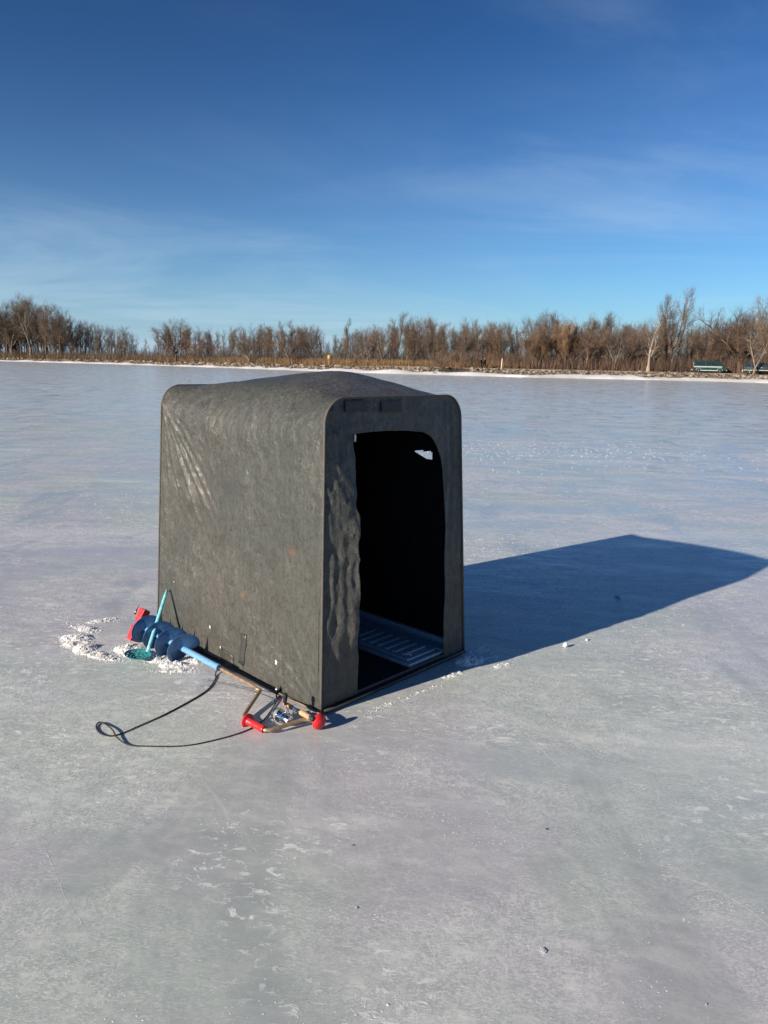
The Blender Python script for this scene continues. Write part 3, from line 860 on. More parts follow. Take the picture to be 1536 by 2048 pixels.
# cranked handle: straight, kick out to the grip, back to the axis
crank = [ap(0.648), ap(0.60), ap(0.50), ap(0.42), ap(0.36), ap(0.335) + Vector((-.004, 0, -.001)), Vector((-0.104, 0.318, 0.052)), Vector((-0.125, 0.303, 0.047)), Vector((-0.20, 0.258, 0.034)), Vector((-0.262, 0.220, 0.024)),
         Vector((-0.284, 0.203, 0.021)), Vector((-0.294, 0.180, 0.020)), Vector((-0.300, 0.150, 0.020)), Vector((-0.300, 0.09, 0.020)), Vector((-0.298, 0.045, 0.020)), Vector((-0.292, 0.026, 0.020)), Vector((-0.275, 0.012, 0.021)), Vector((-0.225, -0.004, 0.026)), Vector((-0.16, -0.024, 0.033)), Vector((-0.135, -0.034, 0.036)), Vector((-0.118, -0.050, 0.037)), ap(-0.075), ap(-0.095)]
MB().tube(rel(AB, catmull(crank, 5)), 0.0092, 14).build('crank_handle', M_BRONZE, auger, True)
MB().tube([ap(0.652) - b_, ap(0.630) - b_], 0.0108, 14).build('ferrule', M_BLACK, auger)
g0, g1 = Vector((-0.300, 0.158, 0.022)), Vector((-0.298, 0.036, 0.021))
gp = MB().lathe([(0.0, .012), (0.0, .030), (.003, .0335), (.007, .0335), (.010, .029), (.013, .019), (.018, .0165), (.10, .0155), (.116, .0165), (.121, .0150), (.121, .010)], g0 - b_, g1 - g0, 24)
smooth_angle(gp.build('hand_grip', M_RED, auger), 30)
k0 = ap(-0.088) - b_
kn = MB().lathe([(-0.006, .010), (-0.002, .024), (.002, .033), (.008, .0375), (.015, .0370), (.024, .031), (.031, .020), (.035, .008), (.036, .002)], k0, AX, 28)
smooth_angle(kn.build('end_knob', M_RED, auger), 60)

# ------------------------------------------------------------------ perforated ice scoop leaning on the wall
SB = (-0.266, 1.176, 0.0)
scoop = tool('ice_scoop', SB, 'turquoise perforated ice scoop with its handle leaning on the shelter wall', 'scoop')
M_TEAL = plain('teal_enamel', (0.035, 0.270, 0.300), 0.4, 0, 0.3, 90)
M_TURQ = plain('turquoise_paint', (0.190, 0.540, 0.640), 0.42, 0, 0.18, 60)
sj, st = Vector((-0.222, 1.152, 0.040)), Vector((0.004, 1.314, 0.304))
hm = MB(); hp_ = [sj.lerp(st, k/10) for k in range(11)]
hm.tube(rel(SB, hp_), [0.0105]*9 + [0.0095, 0.008], 10, True, 0.75); hm.build('handle', M_TURQ, scoop, True)
MB().tube(rel(SB, [st - Vector((.004, .003, .004)), st + Vector((.004, .006, .006)), st + Vector((.006, .012, .000)), st + Vector((.003, .010, -.010))]), 0.0035, 8).build('hanging_hook', M_STEEL, scoop, True)
rings, seg = 12, 60
tilt = Matrix.Rotation(R(6), 3, Vector((0.7, 0.7, 0)))
vs = [tilt @ Vector((0, 0, -0.010)) + Vector((0, 0, .028))]; fs = []
for i in range(1, rings + 1):
    r = 0.071 * i / rings
    z = -0.010 + 0.013 * (i / rings)**2.2 + (0.004 if i == rings else 0)
    vs += [tilt @ Vector((r*math.cos(6.2832*k/seg), r*math.sin(6.2832*k/seg), z)) + Vector((0, 0, .028)) for k in range(seg)]
hole_rings = {3: 5, 6: 10, 9: 12}
for k in range(seg): fs.append((0, 1+k, 1+(k+1) % seg))
for i in range(1, rings):
    for k in range(seg):
        if i in hole_rings:
            per = seg // hole_rings[i]
            if (k % per) < max(1, {3: 5, 6: 2, 9: 2}[i]*1): 
                continue
        a, c2 = 1 + (i-1)*seg, 1 + i*seg
        fs.append((a+k, c2+k, c2+(k+1) % seg, a+(k+1) % seg))
o = link('perforated_dish', make_mesh('perforated_dish', vs, fs, M_TEAL, True), scoop)
s = o.modifiers.new('s', 'SOLIDIFY'); s.thickness = 0.0018; s.offset = 0

# ------------------------------------------------------------------ fishing rod
RB = (-0.13, 0.0, 0.0)
rod = tool('fishing_rod', RB, 'short fishing rod with cork grips and silver spinning reel resting on the auger crank', 'fishing rod')
M_CORK = plain('cork', (0.50, 0.32, 0.175), 0.8, 0, 0.35, 160)
M_CHROME = plain('chrome', (0.72, 0.72, 0.74), 0.16, 1.0, 0.1, 80)
M_ROD = plain('rod_blank', (0.045, 0.04, 0.04), 0.35)
q0, q1, q2 = Vector((-0.131, -0.100, 0.060)), Vector((-0.130, 0.106, 0.066)), Vector((-0.175, 0.703, 0.012))
rb_ = Vector(RB)
qd = (q1 - q0).normalized(); qL = (q1 - q0).length
def lat(name, prof, mat, org=q0): return smooth_angle(MB().lathe(prof, org - rb_, qd, 18).build(name, mat, rod), 35)
lat('butt_cap', [(-.004, .006), (-.003, .0105), (.016, .0112), (.018, .009)], M_BLACK)
lat('ring', [(.018, .0095), (.026, .0095)], M_CHROME)
lat('rear_cork', [(.026, .0098), (.032, .0120), (.075, .0125), (.088, .0110), (.090, .0090)], M_CORK)
lat('reel_seat', [(.090, .0085), (.096, .0098), (.106, .0098), (.108, .0085), (.146, .0085), (.148, .0105), (.158, .0108), (.162, .0090)], M_BLACK)
lat('seat_sleeve', [(.110, .0096), (.134, .0096)], M_CHROME)
lat('front_cork', [(.162, .0090), (.165, .0118), (.190, .0110), (.205, .0075), (.207, .0050)], M_CORK)
blank = catmull([q1 - qd*0.004, Vector((-0.128, 0.20, 0.062)), Vector((-0.132, 0.35, 0.050)), Vector((-0.150, 0.52, 0.030)), q2], 10)
MB().tube([p - rb_ for p in blank], [0.0024 - 0.0017*i/(len(blank)-1) for i in range(len(blank))], 8).build('blank', M_ROD, rod, True)
lat('wrap', [(.212, .0040), (.222, .0038)], plain('red_thread', (0.5, 0.06, 0.05), 0.5))
for f, r in ((0.24, .0105), (0.46, .0075), (0.66, .0055), (0.83, .0045), (0.99, .0035)):
    i = int(f*(len(blank)-1)); p = blank[i] - rb_; d = (blank[min(i+1, len(blank)-1)] - blank[i-1]).normalized()
    dn = Vector((-.62, -.1, -.75)); dn = (dn - d*dn.dot(d)).normalized(); w = d.cross(dn)
    cc = p + dn*(r + 0.004)
    ring_ = [cc + dn*(r*math.cos(a)) + w*(r*math.sin(a)) for a in np.linspace(0, 2*math.pi, 17)]
    gm = MB().tube(ring_, 0.0009, 5, False); gm.tube([p + d*.010, cc - dn*r], 0.0008, 4); gm.tube([p - d*.010, cc - dn*r], 0.0008, 4)
    gm.build('line_guide', M_CHROME, rod, True)
# reel
reel_c = q0 + qd*0.125 + Vector((-0.050, 0.000, -0.030))
sd = qd                                                        # spool axis parallel to the rod
ft = MB().tube([p - rb_ for p in (q0 + qd*0.122 + Vector((-.006, 0, -.006)), q0 + qd*0.122 + Vector((-.020, 0.002, -.020)), reel_c + Vector((.006, 0, .006)))], [.0055, .0042, .008], 10)
reel = ft.build('reel', M_CHROME, rod, True)
RK = 1.45
def rlat(name, prof, mat, org, ax, n=22): return smooth_angle(MB().lathe([(a_*RK, b_*RK) for a_, b_ in prof], org - rb_, ax, n).build(name, mat, reel), 35)
rlat('gear_body', [(-.020, .006), (-.016, .014), (-.004, .0185), (.010, .0165), (.016, .012)], M_CHROME, reel_c, sd)
rlat('rotor', [(.010, .0165), (.012, .0205), (.026, .0215), (.029, .0190)], M_CHROME, reel_c, sd)
rlat('spool', [(.029, .0140), (.031, .0205), (.033, .0205), (.035, .0165), (.046, .0165), (.048, .0205), (.051, .0205), (.053, .012), (.058, .009), (.060, .004)], plain('spool_metal', (0.50, 0.50, 0.52), 0.22, 1.0, 0.2, 200), reel_c, sd)
rlat('line', [(.0352, .0178), (.0458, .0178)], plain('wound_line', (0.22, 0.23, 0.22), 0.5, 0, 0.4, 900), reel_c, sd)
u1 = sd.orthogonal().normalized(); u2 = sd.cross(u1)
bail = [reel_c + (sd*(.030 + .026*math.sin(t)) + (u1*math.cos(t + .5) + u2*math.sin(t + .5))*(.024 + .004*math.sin(t)))*RK for t in np.linspace(0, math.pi, 15)]
MB().tube([p - rb_ for p in bail], 0.0014, 6).build('bail', M_CHROME, reel, True)
kn0 = Vector((-0.146, 0.078, 0.098))
arm0 = reel_c + Vector((0.004, -0.006, 0.012))
MB().tube([p - rb_ for p in (arm0, arm0 + Vector((.010, .002, .012)), arm0.lerp(kn0, .6), kn0 - Vector((0, 0, .016)))], [.0045, .003, .0026, .0024], 8).build('crank_arm', M_CHROME, reel, True)
rlat('crank_knob', [(-.018, .0035), (-.012, .0050), (.004, .0075), (.014, .0085), (.019, .0075), (.021, .004)], M_BLACK, kn0, Vector((0.02, 0.02, 1)), 14)

# ------------------------------------------------------------------ tow rope
rp = [(0.000, 0.770, 0.030), (-0.045, 0.752, 0.022), (-0.085, 0.715, 0.006), (-0.122, 0.666, .0038), (-0.242, 0.576, .0038), (-0.478, 0.505, .0038), (-0.640, 0.480, .0038), (-0.762, 0.471, .0038), (-0.799, 0.520, .0038), (-0.790, 0.595, .0038), (-0.760, 0.630, .006), (-0.748, 0.590, .007), (-0.757, 0.510, .012), (-0.774, 0.434, .010), (-0.765, 0.360, .0038), (-0.722, 0.299, .0038), (-0.602, 0.185, .0038), (-0.463, 0.132, .0038), (-0.34, 0.113, .0038), (-0.24, 0.132, .0038), (-0.150, 0.183, .0038), (-0.062, 0.244, .006), (-0.030, 0.285, .012), (-0.013, 0.304, 0.044)]
pts = catmull(rp, 10)
rope_base = Vector((-0.4, 0.4, 0))
rm = MB()
# two strands twisted round each other
for s_ in (0, math.pi, math.pi/2, -math.pi/2):
    q = []; acc = 0
    for i, p in enumerate(pts):
        d = (pts[min(i+1, len(pts)-1)] - pts[max(i-1, 0)]).normalized(); u = d.cross(Vector((0, 0, 1))).normalized(); w = u.cross(d)
        if i: acc += (p - pts[i-1]).length
        a = s_ + acc*260
        q.append(p + (u*math.cos(a) + w*math.sin(a))*0.0014 - rope_base)
    rm.tube(q, 0.0021, 6)
M_ROPE = plain('black_rope', (0.014, 0.014, 0.015), 0.75, 0, 0.3, 400)
rope = rm.build('tow_rope', M_ROPE, None, True)
rope.location = H(rope_base); rope.rotation_euler = (0, 0, HUT_RZ)
tag(rope, 'thin black tow rope looped out over the ice from the shelter', 'rope')
# knot bits where the rope is tied to the base
kb = MB()
for dx, dy in ((0, 0), (.006, .02), (-.004, -.015)):
    kb.tube([(dx - .012, .77 + dy - .015, .026), (dx - .004, .77 + dy, .040), (dx - .010, .77 + dy + .018, .028)], 0.004, 6)
kn = kb.build('knot', M_ROPE, rope, True); kn.location = -rope_base
# dark line on the ice, taken for slack fishing line, built as a twig
tw = MB().tube([ground(400, 1372, .003), ground(418, 1372, .004), ground(432, 1369, .006), ground(440, 1365, .009)], [.0008, .0010, .0010, .0006], 5)
tw.tube([ground(418, 1372, .004), ground(426, 1374, .003)], .0007, 4)
tag(tw.build('twig', M_ROD), 'thin dark line lying on the ice under the rope', 'twig')

# ------------------------------------------------------------------ shavings, chips and lumps
def chip_verts(r, s, flat=0.6):
    vs = []
    for v in ((1,0,0),(-1,0,0),(0,1,0),(0,-1,0),(0,0,1),(0,0,-1)):
        vs.append(Vector((v[0]*s*r.uniform(.5,1.2) + r.uniform(-.2,.2)*s, v[1]*s*r.uniform(.5,1.2) + r.uniform(-.2,.2)*s, v[2]*s*flat*r.uniform(.5,1.2))))
    return vs
OCT = [(0,2,4),(2,1,4),(1,3,4),(3,0,4),(2,0,5),(1,2,5),(3,1,5),(0,3,5)]
def heap_height(p, blobs):
    h = 0
    for (c, rx, ry, a, hh) in blobs:
        dx, dy = p[0]-c[0], p[1]-c[1]
        u = (dx*math.cos(a) + dy*math.sin(a))/rx; v = (-dx*math.sin(a) + dy*math.cos(a))/ry
        h = max(h, hh*max(0, 1 - u*u - v*v))
    return h
def shavings(name, blobs, count, seed, label, smin=.0010, smax=.0040):
    """a heap of drilled ice: uneven crust plus loose crystals lying on and round it"""
    r = random.Random(seed)
    blobs = [(c_, rx_, ry_, a_, h_*.8) for c_, rx_, ry_, a_, h_ in blobs]
    m = MB()
    x0 = min(b[0][0]-max(b[1], b[2]) for b in blobs); x1 = max(b[0][0]+max(b[1], b[2]) for b in blobs)
    y0 = min(b[0][1]-max(b[1], b[2]) for b in blobs); y1 = max(b[0][1]+max(b[1], b[2]) for b in blobs)
    st = 0.007; nx, ny = int((x1-x0)/st)+1, int((y1-y0)/st)+1
    xs = x0 + np.arange(nx)*st; ys = y0 + np.arange(ny)*st
    XX, YY = np.meshgrid(xs, ys, indexing='ij')
    HH = np.zeros_like(XX)
    for (c, rx, ry, a, hh) in blobs:
        dx, dy = XX-c[0], YY-c[1]
        u = (dx*math.cos(a) + dy*math.sin(a))/rx; v = (-dx*math.sin(a) + dy*math.cos(a))/ry
        HH = np.maximum(HH, hh*np.clip(1 - u*u - v*v, 0, 1))
    HH = HH*(0.85 + 1.1*fbm(XX*28, YY*28, 1.0, 3)) + np.where(HH > 0, 0.010*fbm(XX*75, YY*75, 4.0, 2), 0) - 0.003
    idx = {}; vs = []; fs = []
    for i in range(nx-1):
        for j in range(ny-1):
            if max(HH[i,j], HH[i+1,j], HH[i,j+1], HH[i+1,j+1]) <= 0: continue
            f = []
            for (a, b) in ((i,j),(i+1,j),(i+1,j+1),(i,j+1)):
                if (a, b) not in idx:
                    idx[(a, b)] = len(vs); vs.append((XX[a,b], YY[a,b], max(HH[a,b], -0.002)))
                f.append(idx[(a, b)])
            fs.append(f)
    m.add(vs, fs)
    k = 0
    while k < count:
        bl = r.choice(blobs)
        a = r.uniform(0, 6.283); q = abs(r.gauss(0, 0.62))
        u, v = q*math.cos(a)*bl[1], q*math.sin(a)*bl[2]
        x = bl[0][0] + u*math.cos(bl[4-1]) - v*math.sin(bl[3]); y = bl[0][1] + u*math.sin(bl[3]) + v*math.cos(bl[3])
        i, j = int((x-x0)/st), int((y-y0)/st)
        z = max(HH[i, j], 0) if 0 <= i < nx and 0 <= j < ny else 0
        s = r.uniform(smin, smax) * (1.0 if r.random() < .9 else 1.7)
        E_ = Euler((r.uniform(0, 6), r.uniform(0, 6), r.uniform(0, 6))).to_matrix()
        m.add([E_ @ w + Vector((x, y, z + s*.3)) for w in chip_verts(r, s)], OCT); k += 1
    o = m.build(name, M_SNOW)
    return tag(o, label, kind='stuff')
def gp(px, py): p = ground(px, py); return (p.x, p.y)
def bl(px, py, rx, ry, a, h): return (gp(px, py), rx, ry, R(a), h)
shavings('ice_shavings', [bl(155,1278,.08,.12,70,.026), bl(170,1298,.07,.10,20,.028), bl(196,1310,.09,.05,-20,.018), bl(218,1316,.08,.04,-20,.012), bl(170,1258,.05,.12,60,.014), bl(205,1242,.11,.035,30,.012), bl(145,1288,.06,.08,40,.014)], 4200, 1, 'ring of white ice shavings heaped round a frozen drill hole')
shavings('ice_shavings', [bl(255,1298,.08,.08,0,.026), bl(270,1306,.08,.08,0,.030), bl(300,1308,.09,.07,0,.024), bl(325,1320,.10,.06,0,.024), bl(352,1330,.10,.05,10,.028), bl(385,1322,.09,.05,10,.030), bl(400,1312,.07,.04,0,.020), bl(348,1342,.11,.03,0,.010)], 4400, 2, 'white ice shavings piled under the auger spiral')
shavings('ice_shavings', [bl(940,1322,.10,.07,40,.036), bl(960,1300,.12,.06,40,.016), bl(905,1350,.10,.03,40,.010), bl(985,1315,.08,.05,30,.008), bl(840,1385,.14,.02,45,.004), bl(760,1415,.14,.02,45,.003), bl(1010,1330,.10,.03,35,.008)], 420, 3, 'loose ice crumbs scattered along the shelter threshold', .0012, .0042)
# crumbs strewn thinly over the near ice
r = random.Random(11)
cm = MB()
for k in range(5200):
    d = 1.2 + 8*r.random()**1.7; a = r.uniform(-.62, .62)
    x, y = d*math.sin(a)*1.05, d*math.cos(a)
    if float(fbm(np.array(x*1.4), np.array(y*1.4), 8.0, 3)) + r.uniform(-.22, .22) < 0.16: continue
    lx = Matrix.Rotation(-HUT_RZ, 3, 'Z') @ (Vector((x, y, 0)) - HUT_O)
    if -0.02 < lx.x < 1.11 and -0.03 < lx.y < 1.44: continue
    s = r.uniform(.0004, .0015) * (0.7 + d*.16) * (2.2 if r.random() < .015 else 1)
    E_ = Euler((r.uniform(0, 6), r.uniform(0, 6), r.uniform(0, 6))).to_matrix()
    cm.add([E_ @ w + Vector((x, y, s*.3)) for w in chip_verts(r, s)], OCT)
for (px, py, sx, n, sc) in ((830,1522,.10,260,.0026), (900,1640,.2,120,.0025), (1100,1400,.3,260,.003), (690,1510,.2,120,.002), (560,1590,.15,90,.002), (1290,1290,.35,160,.004), (980,900,1.6,500,.014), (1250,905,1.6,360,.014), (250,1000,1.0,260,.008), (1060,970,.8,160,.008), (1000,1090,.35,200,.006), (1150,1200,.5,420,.005), (1010,1180,.4,300,.005)):
    c = ground(px, py)
    for k in range(n):
        x, y = c.x + r.gauss(0, sx), c.y + r.gauss(0, sx*.8); s = sc*r.uniform(.4, 1.2)
        lx = Matrix.Rotation(-HUT_RZ, 3, 'Z') @ (Vector((x, y, 0)) - HUT_O)
        if -0.02 < lx.x < 1.11 and -0.03 < lx.y < 1.44: continue
        E_ = Euler((r.uniform(-.6, .6), r.uniform(-.6, .6), r.uniform(0, 6))).to_matrix()
        cm.add([E_ @ w + Vector((x, y, s*.15)) for w in chip_verts(r, s, .4)], OCT)
tag(cm.build('ice_crumbs', M_SNOW), 'fine white ice crumbs strewn over the lake ice', kind='stuff')
# single chunks
def chunk(px, py, s, label, mat=None, flat=.6, seed=0):
    rr = random.Random(seed); import bmesh
    bm = bmesh.new(); bmesh.ops.create_icosphere(bm, subdivisions=1, radius=1)
    ph = [Vector((rr.uniform(-1,1), rr.uniform(-1,1), rr.uniform(-1,1))).normalized() for _ in range(7)]
    for v in bm.verts:
        k = 1.0
        for d in ph: k = min(k, rr.uniform(.60, .72)/max(v.co.normalized().dot(d), .05)) if v.co.normalized().dot(d) > .75 else k
        v.co = v.co*k*rr.uniform(.65, 1.2)
        v.co = Vector((v.co.x*s, v.co.y*s*.8, v.co.z*s*flat))
    me = bpy.data.meshes.new('ice_chunk'); bm.to_mesh(me); bm.free(); me.materials.append(mat or M_CHIP)
    zmin = min(v.co.z for v in me.vertices)
    p = ground(px, py); o = link('ice_chunk', me, None, (p.x, p.y, -zmin - s*.06), (0, 0, rr.uniform(0, 6)))
    return tag(o, label, 'ice chunk')
chunk(1086, 1903, .015, 'clear splintered ice chip lying alone on smooth lavender ice', seed=4, flat=.20)
chunk(1236, 1192, .042, 'rounded snow lump lying inside the shadow of the shelter', M_SNOW, .5, 5)
chunk(1131, 1295, .020, 'bright white snow lump on the sunlit rim of the shelter shadow', M_SNOW, .8, 6)
chunk(1173, 1281, .014, 'small white snow crumb beside the larger lump at the shadow rim', M_SNOW, .8, 7)
chunk(712, 1817, .006, 'tiny clear ice chip on pale frosted ice', seed=8, flat=.5)
chunk(1413, 2010, .005, 'tiny pale ice pebble near the lavender ice', seed=9, flat=.6)
chunk(776, 2010, .005, 'tiny frosted ice flake on plain greenish ice', M_SNOW, .4, 10)
M_DIRT = plain('dark_debris', (0.02, 0.016, 0.012), 0.8)
for px, py, s, lb in ((1094,1659,.006,'dark leaf scrap frozen on greenish frosted ice'), (707,1691,.004,'tiny dark seed husk lying on the frost'), (929,1821,.003,'small black speck of bark on the ice')):
    rr = random.Random(px); p = ground(px, py)
    d = MB().add([Vector((math.cos(a)*s*rr.uniform(.5, 1.4), math.sin(a)*s*rr.uniform(.4, .9), rr.uniform(.0005, .003))) for a in np.linspace(0, 5.6, 7)] + [Vector((0, 0, .003))], [(k, (k+1) % 7, 7) for k in range(7)])
    tag(d.build('leaf_scrap', M_DIRT, None, False, loc=(p.x, p.y, 0)), lb, 'debris')

# ------------------------------------------------------------------ vehicles on the bank road
M_GREEN = plain('green_car_paint', (0.008, 0.042, 0.035), 0.28, 0.2, 0.1, 3)
M_SILVER = plain('silver_trim', (0.55, 0.58, 0.56), 0.3, 0.5, 0.1, 5)
M_CARBLACK = plain('black_car_paint', (0.012, 0.013, 0.015), 0.22, 0.1, 0.1, 3)
M_GLASS = plain('dark_car_glass', (0.015, 0.022, 0.026), 0.06, 0.0, 0.1, 2)
M_TYRE = plain('tyre', (0.016, 0.016, 0.017), 0.85)
M_LIGHT = plain('headlight_glass', (0.75, 0.76, 0.74), 0.15)
M_TAIL = plain('red_tail_lamp', (0.35, 0.02, 0.02), 0.3)
def wheel(par, x, y, r):
    s = -1 if y < 0 else 1
    w = MB().lathe([(-.11, r*.62), (-.11, r*.93), (-.07, r), (.07, r), (.11, r*.93), (.11, r*.62)], (x, y, r), (0, s, 0), 22)
    wo = smooth_angle(w.build('wheel', M_TYRE, par), 40)
    smooth_angle(MB().lathe([(-.05, r*.60), (.09, r*.60), (.10, r*.52), (.075, r*.40), (.085, r*.20), (.12, r*.16), (.12, .01)], (x, y, r), (0, s, 0), 18).build('rim', M_SILVER, wo), 30)
def vehicle(name, label, prof, W, glass, wheels, paint, low, roofin, px, off, yaw, extra, z=1.325, sc=1.0):
    p = at(px, off)
    root = empty(name, (p.x, p.y, z), yaw); root.scale = (sc, sc, sc); tag(root, label, 'van' if 'van' in name else 'truck')
    # body lofted from the side profile: narrower towards the roof
    n = len(prof); vs = []
    zs = [z_ for _, z_ in prof]; belt = 1.05
    for y, t in ((-1, 0.94), (-1, 1.0), (1, 1.0), (1, 0.94)):
        for (x, z_) in prof:
            tuck = 1 - roofin*max(0, (z_ - belt))/1.0
            inset = 0.06 if t < 1 else 0.0
            cx = sum(q[0] for q in prof)/n; cz = 1.0
            vs.append((cx + (x-cx)*(1 - inset*.25), y*(W/2 - (0 if t < 1 else .05) if t < 1 else W/2 - .05)*tuck, cz + (z_-cz)*(1 - inset)) if t < 1 else (x, y*(W/2 - .07)*tuck, z_))
    fs = [tuple(range(n))[::-1], tuple(range(3*n, 4*n))]
    for k in range(3):
        for i in range(n):
            fs.append((k*n+i, k*n+(i+1) % n, (k+1)*n+(i+1) % n, (k+1)*n+i))
    body = link('body', make_mesh('body', vs, fs, paint), root); bevel(body, .03, 2)
    for y in (-1, 1):
        for poly in glass:
            tk = lambda z_: (W/2 + .004)*(1 - roofin*max(0, z_ - belt))
            vv = [(x, y*tk(z_), z_) for x, z_ in poly] + [(x, y*(tk(z_) - .03), z_) for x, z_ in poly]; m = len(poly)
            g = link('side_window', make_mesh('side_window', vv, [tuple(range(m)), tuple(range(2*m-1, m-1, -1))] + [(i, (i+1) % m, m+(i+1) % m, m+i) for i in range(m)], M_GLASS), root)
    for x, r in wheels:
        for y in (-1, 1): wheel(root, x, y*(W/2 - .10), r)
        for y in (-1, 1):
            a = [(x + (r+.07)*math.cos(t), y*(W/2 + .012), r + (r+.07)*math.sin(t)) for t in np.linspace(0.0, math.pi, 13)]
            MB().tube(a, .028, 6).build('wheel_arch', extra.get('arch', M_SILVER), root)
    extra['f'](root)
    return root
def van_extra(r):
    W = 1.98
    for y in (-1, 1):
        b = MB(); b.box((-2.55, y*(W/2 + .004) - .012, .95), (2.05, y*(W/2 + .004) + .012, 1.13)); b.build('side_stripe', M_SILVER, r)
        b = MB(); b.box((-1.42, y*(W/2 + .006) - .015, .34), (1.40, y*(W/2 + .006) + .015, .48)); b.build('sill_trim', M_SILVER, r)
        b = MB(); b.box((1.48, y*(W/2 + .16) - .10, 1.22), (1.62, y*(W/2 + .16) + .06, 1.44)); bevel(b.build('door_mirror', M_GREEN, r), .02)
        b = MB(); b.box((2.68, y*.72 - .16, .80), (2.80, y*.72 + .16, 1.0)); bevel(b.build('headlight', M_LIGHT, r), .02)
        b = MB(); b.box((-2.74, y*.86 - .07, .85), (-2.66, y*.86 + .07, 1.25)); b.build('tail_lamp', M_TAIL, r)
        for x in (-.55, .62): 
            b = MB(); b.box((x - .008, y*(W/2 + .003) - .012, .55), (x + .008, y*(W/2 + .003) + .012, 1.93)); b.build('door_seam', M_CARBLACK, r)
        b = MB(); b.box((.42, y*(W/2 + .015) - .02, 1.14), (.58, y*(W/2 + .015) + .02, 1.18)); b.build('door_handle', M_SILVER, r)
    b = MB(); b.box((2.70, -.92, .38), (2.88, .92, .60)); bevel(b.build('front_bumper', M_SILVER, r), .03)
    b = MB(); b.box((-2.86, -.92, .38), (-2.70, .92, .60)); bevel(b.build('rear_bumper', M_SILVER, r), .03)
    b = MB(); b.box((2.72, -.5, .74), (2.80, .5, 1.02)); b.build('grille', M_BLACK, r)
    ws = [(1.62, -.80, 1.90), (1.62, .80, 1.90), (2.17, .86, 1.27), (2.17, -.86, 1.27)]
    o = link('windscreen', make_mesh('windscreen', [(x + .03, y, z + .02) for x, y, z in ws] + [(x - .02, y, z - .01) for x, y, z in ws], [(0,1,2,3),(7,6,5,4),(0,4,5,1),(1,5,6,2),(2,6,7,3),(3,7,4,0)], M_GLASS), r)
    b = MB(); b.box((-2.5, -.72, 2.03), (1.45, .72, 2.10)); bevel(b.build('roof_cap', M_GREEN, r), .03)
van_prof = [(-2.70, .42), (-2.74, .9), (-2.70, 1.3), (-2.60, 1.95), (-2.48, 2.04), (1.42, 2.04), (1.60, 1.95), (2.18, 1.25), (2.68, 1.12), (2.78, .95), (2.78, .45), (2.35, .36), (1.30, .32), (-1.30, .32), (-2.30, .36)]
van_glass = [[(-2.42, 1.30), (-2.38, 1.86), (-.72, 1.86), (-.72, 1.30)], [(-.50, 1.28), (-.50, 1.86), (.18, 1.86), (.18, 1.28)], [(.24, 1.28), (.24, 1.86), (.98, 1.86), (.98, 1.28)], [(1.06, 1.28), (1.06, 1.86), (1.40, 1.86), (1.86, 1.28)]]
sh_yaw = math.atan2((at(1460, 11.5) - at(1380, 11.5)).y, (at(1460, 11.5) - at(1380, 11.5)).x)
van = vehicle('parked_van', 'dark green van with silver stripe parked on the bank road', van_prof, 1.98, van_glass, [(-1.72, .37), (1.72, .37)], M_GREEN, .3, .14, 1417.5, 11.6, sh_yaw + R(3), {'f': van_extra})
def truck_extra(r):
    W = 1.92
    for y in (-1, 1):
        b = MB(); b.box((-2.3, y*(W/2 + .004) - .012, .62), (1.2, y*(W/2 + .004) + .012, .68)); b.build('side_trim', M_SILVER, r)
        b = MB(); b.box((2.28, y*.70 - .16, .86), (2.40, y*.70 + .16, 1.04)); bevel(b.build('headlight', M_LIGHT, r), .02)
        b = MB(); b.box((.95, y*(W/2 + .14) - .09, 1.16), (1.08, y*(W/2 + .14) + .05, 1.34)); bevel(b.build('door_mirror', M_CARBLACK, r), .02)
        b = MB(); b.box((-2.42, y*.84 - .07, .85), (-2.36, y*.84 + .07, 1.15)); b.build('tail_lamp', M_TAIL, r)
        b = MB(); b.box((.0, y*(W/2 + .015) - .02, 1.02), (.16, y*(W/2 + .015) + .02, 1.06)); b.build('door_handle', M_SILVER, r)
    b = MB(); b.box((2.36, -.9, .45), (2.52, .9, .66)); bevel(b.build('front_bumper', M_SILVER, r), .03)
    b = MB(); b.box((-2.52, -.9, .45), (-2.38, .9, .66)); bevel(b.build('rear_bumper', M_SILVER, r), .03)
truck_prof = [(-2.40, .50), (-2.42, 1.08), (-2.30, 1.70), (-2.15, 1.78), (.35, 1.78), (.52, 1.72), (1.10, 1.14), (2.25, 1.06), (2.40, .95), (2.40, .52), (1.95, .44), (-1.95, .44)]
truck_glass = [[(-2.20, 1.14), (-2.12, 1.66), (-1.35, 1.66), (-1.35, 1.14)], [(-1.25, 1.14), (-1.25, 1.66), (-.45, 1.66), (-.45, 1.14)], [(-.37, 1.14), (-.37, 1.66), (.40, 1.66), (.86, 1.14)]]
truck = vehicle('parked_truck', 'black sport utility truck parked behind the leaning shore tree', truck_prof, 1.92, truck_glass, [(-1.45, .38), (1.48, .38)], M_CARBLACK, .4, .14, 1522, 10.6, sh_yaw - R(8), {'f': truck_extra, 'arch': M_CARBLACK}, 1.20, 1.12)

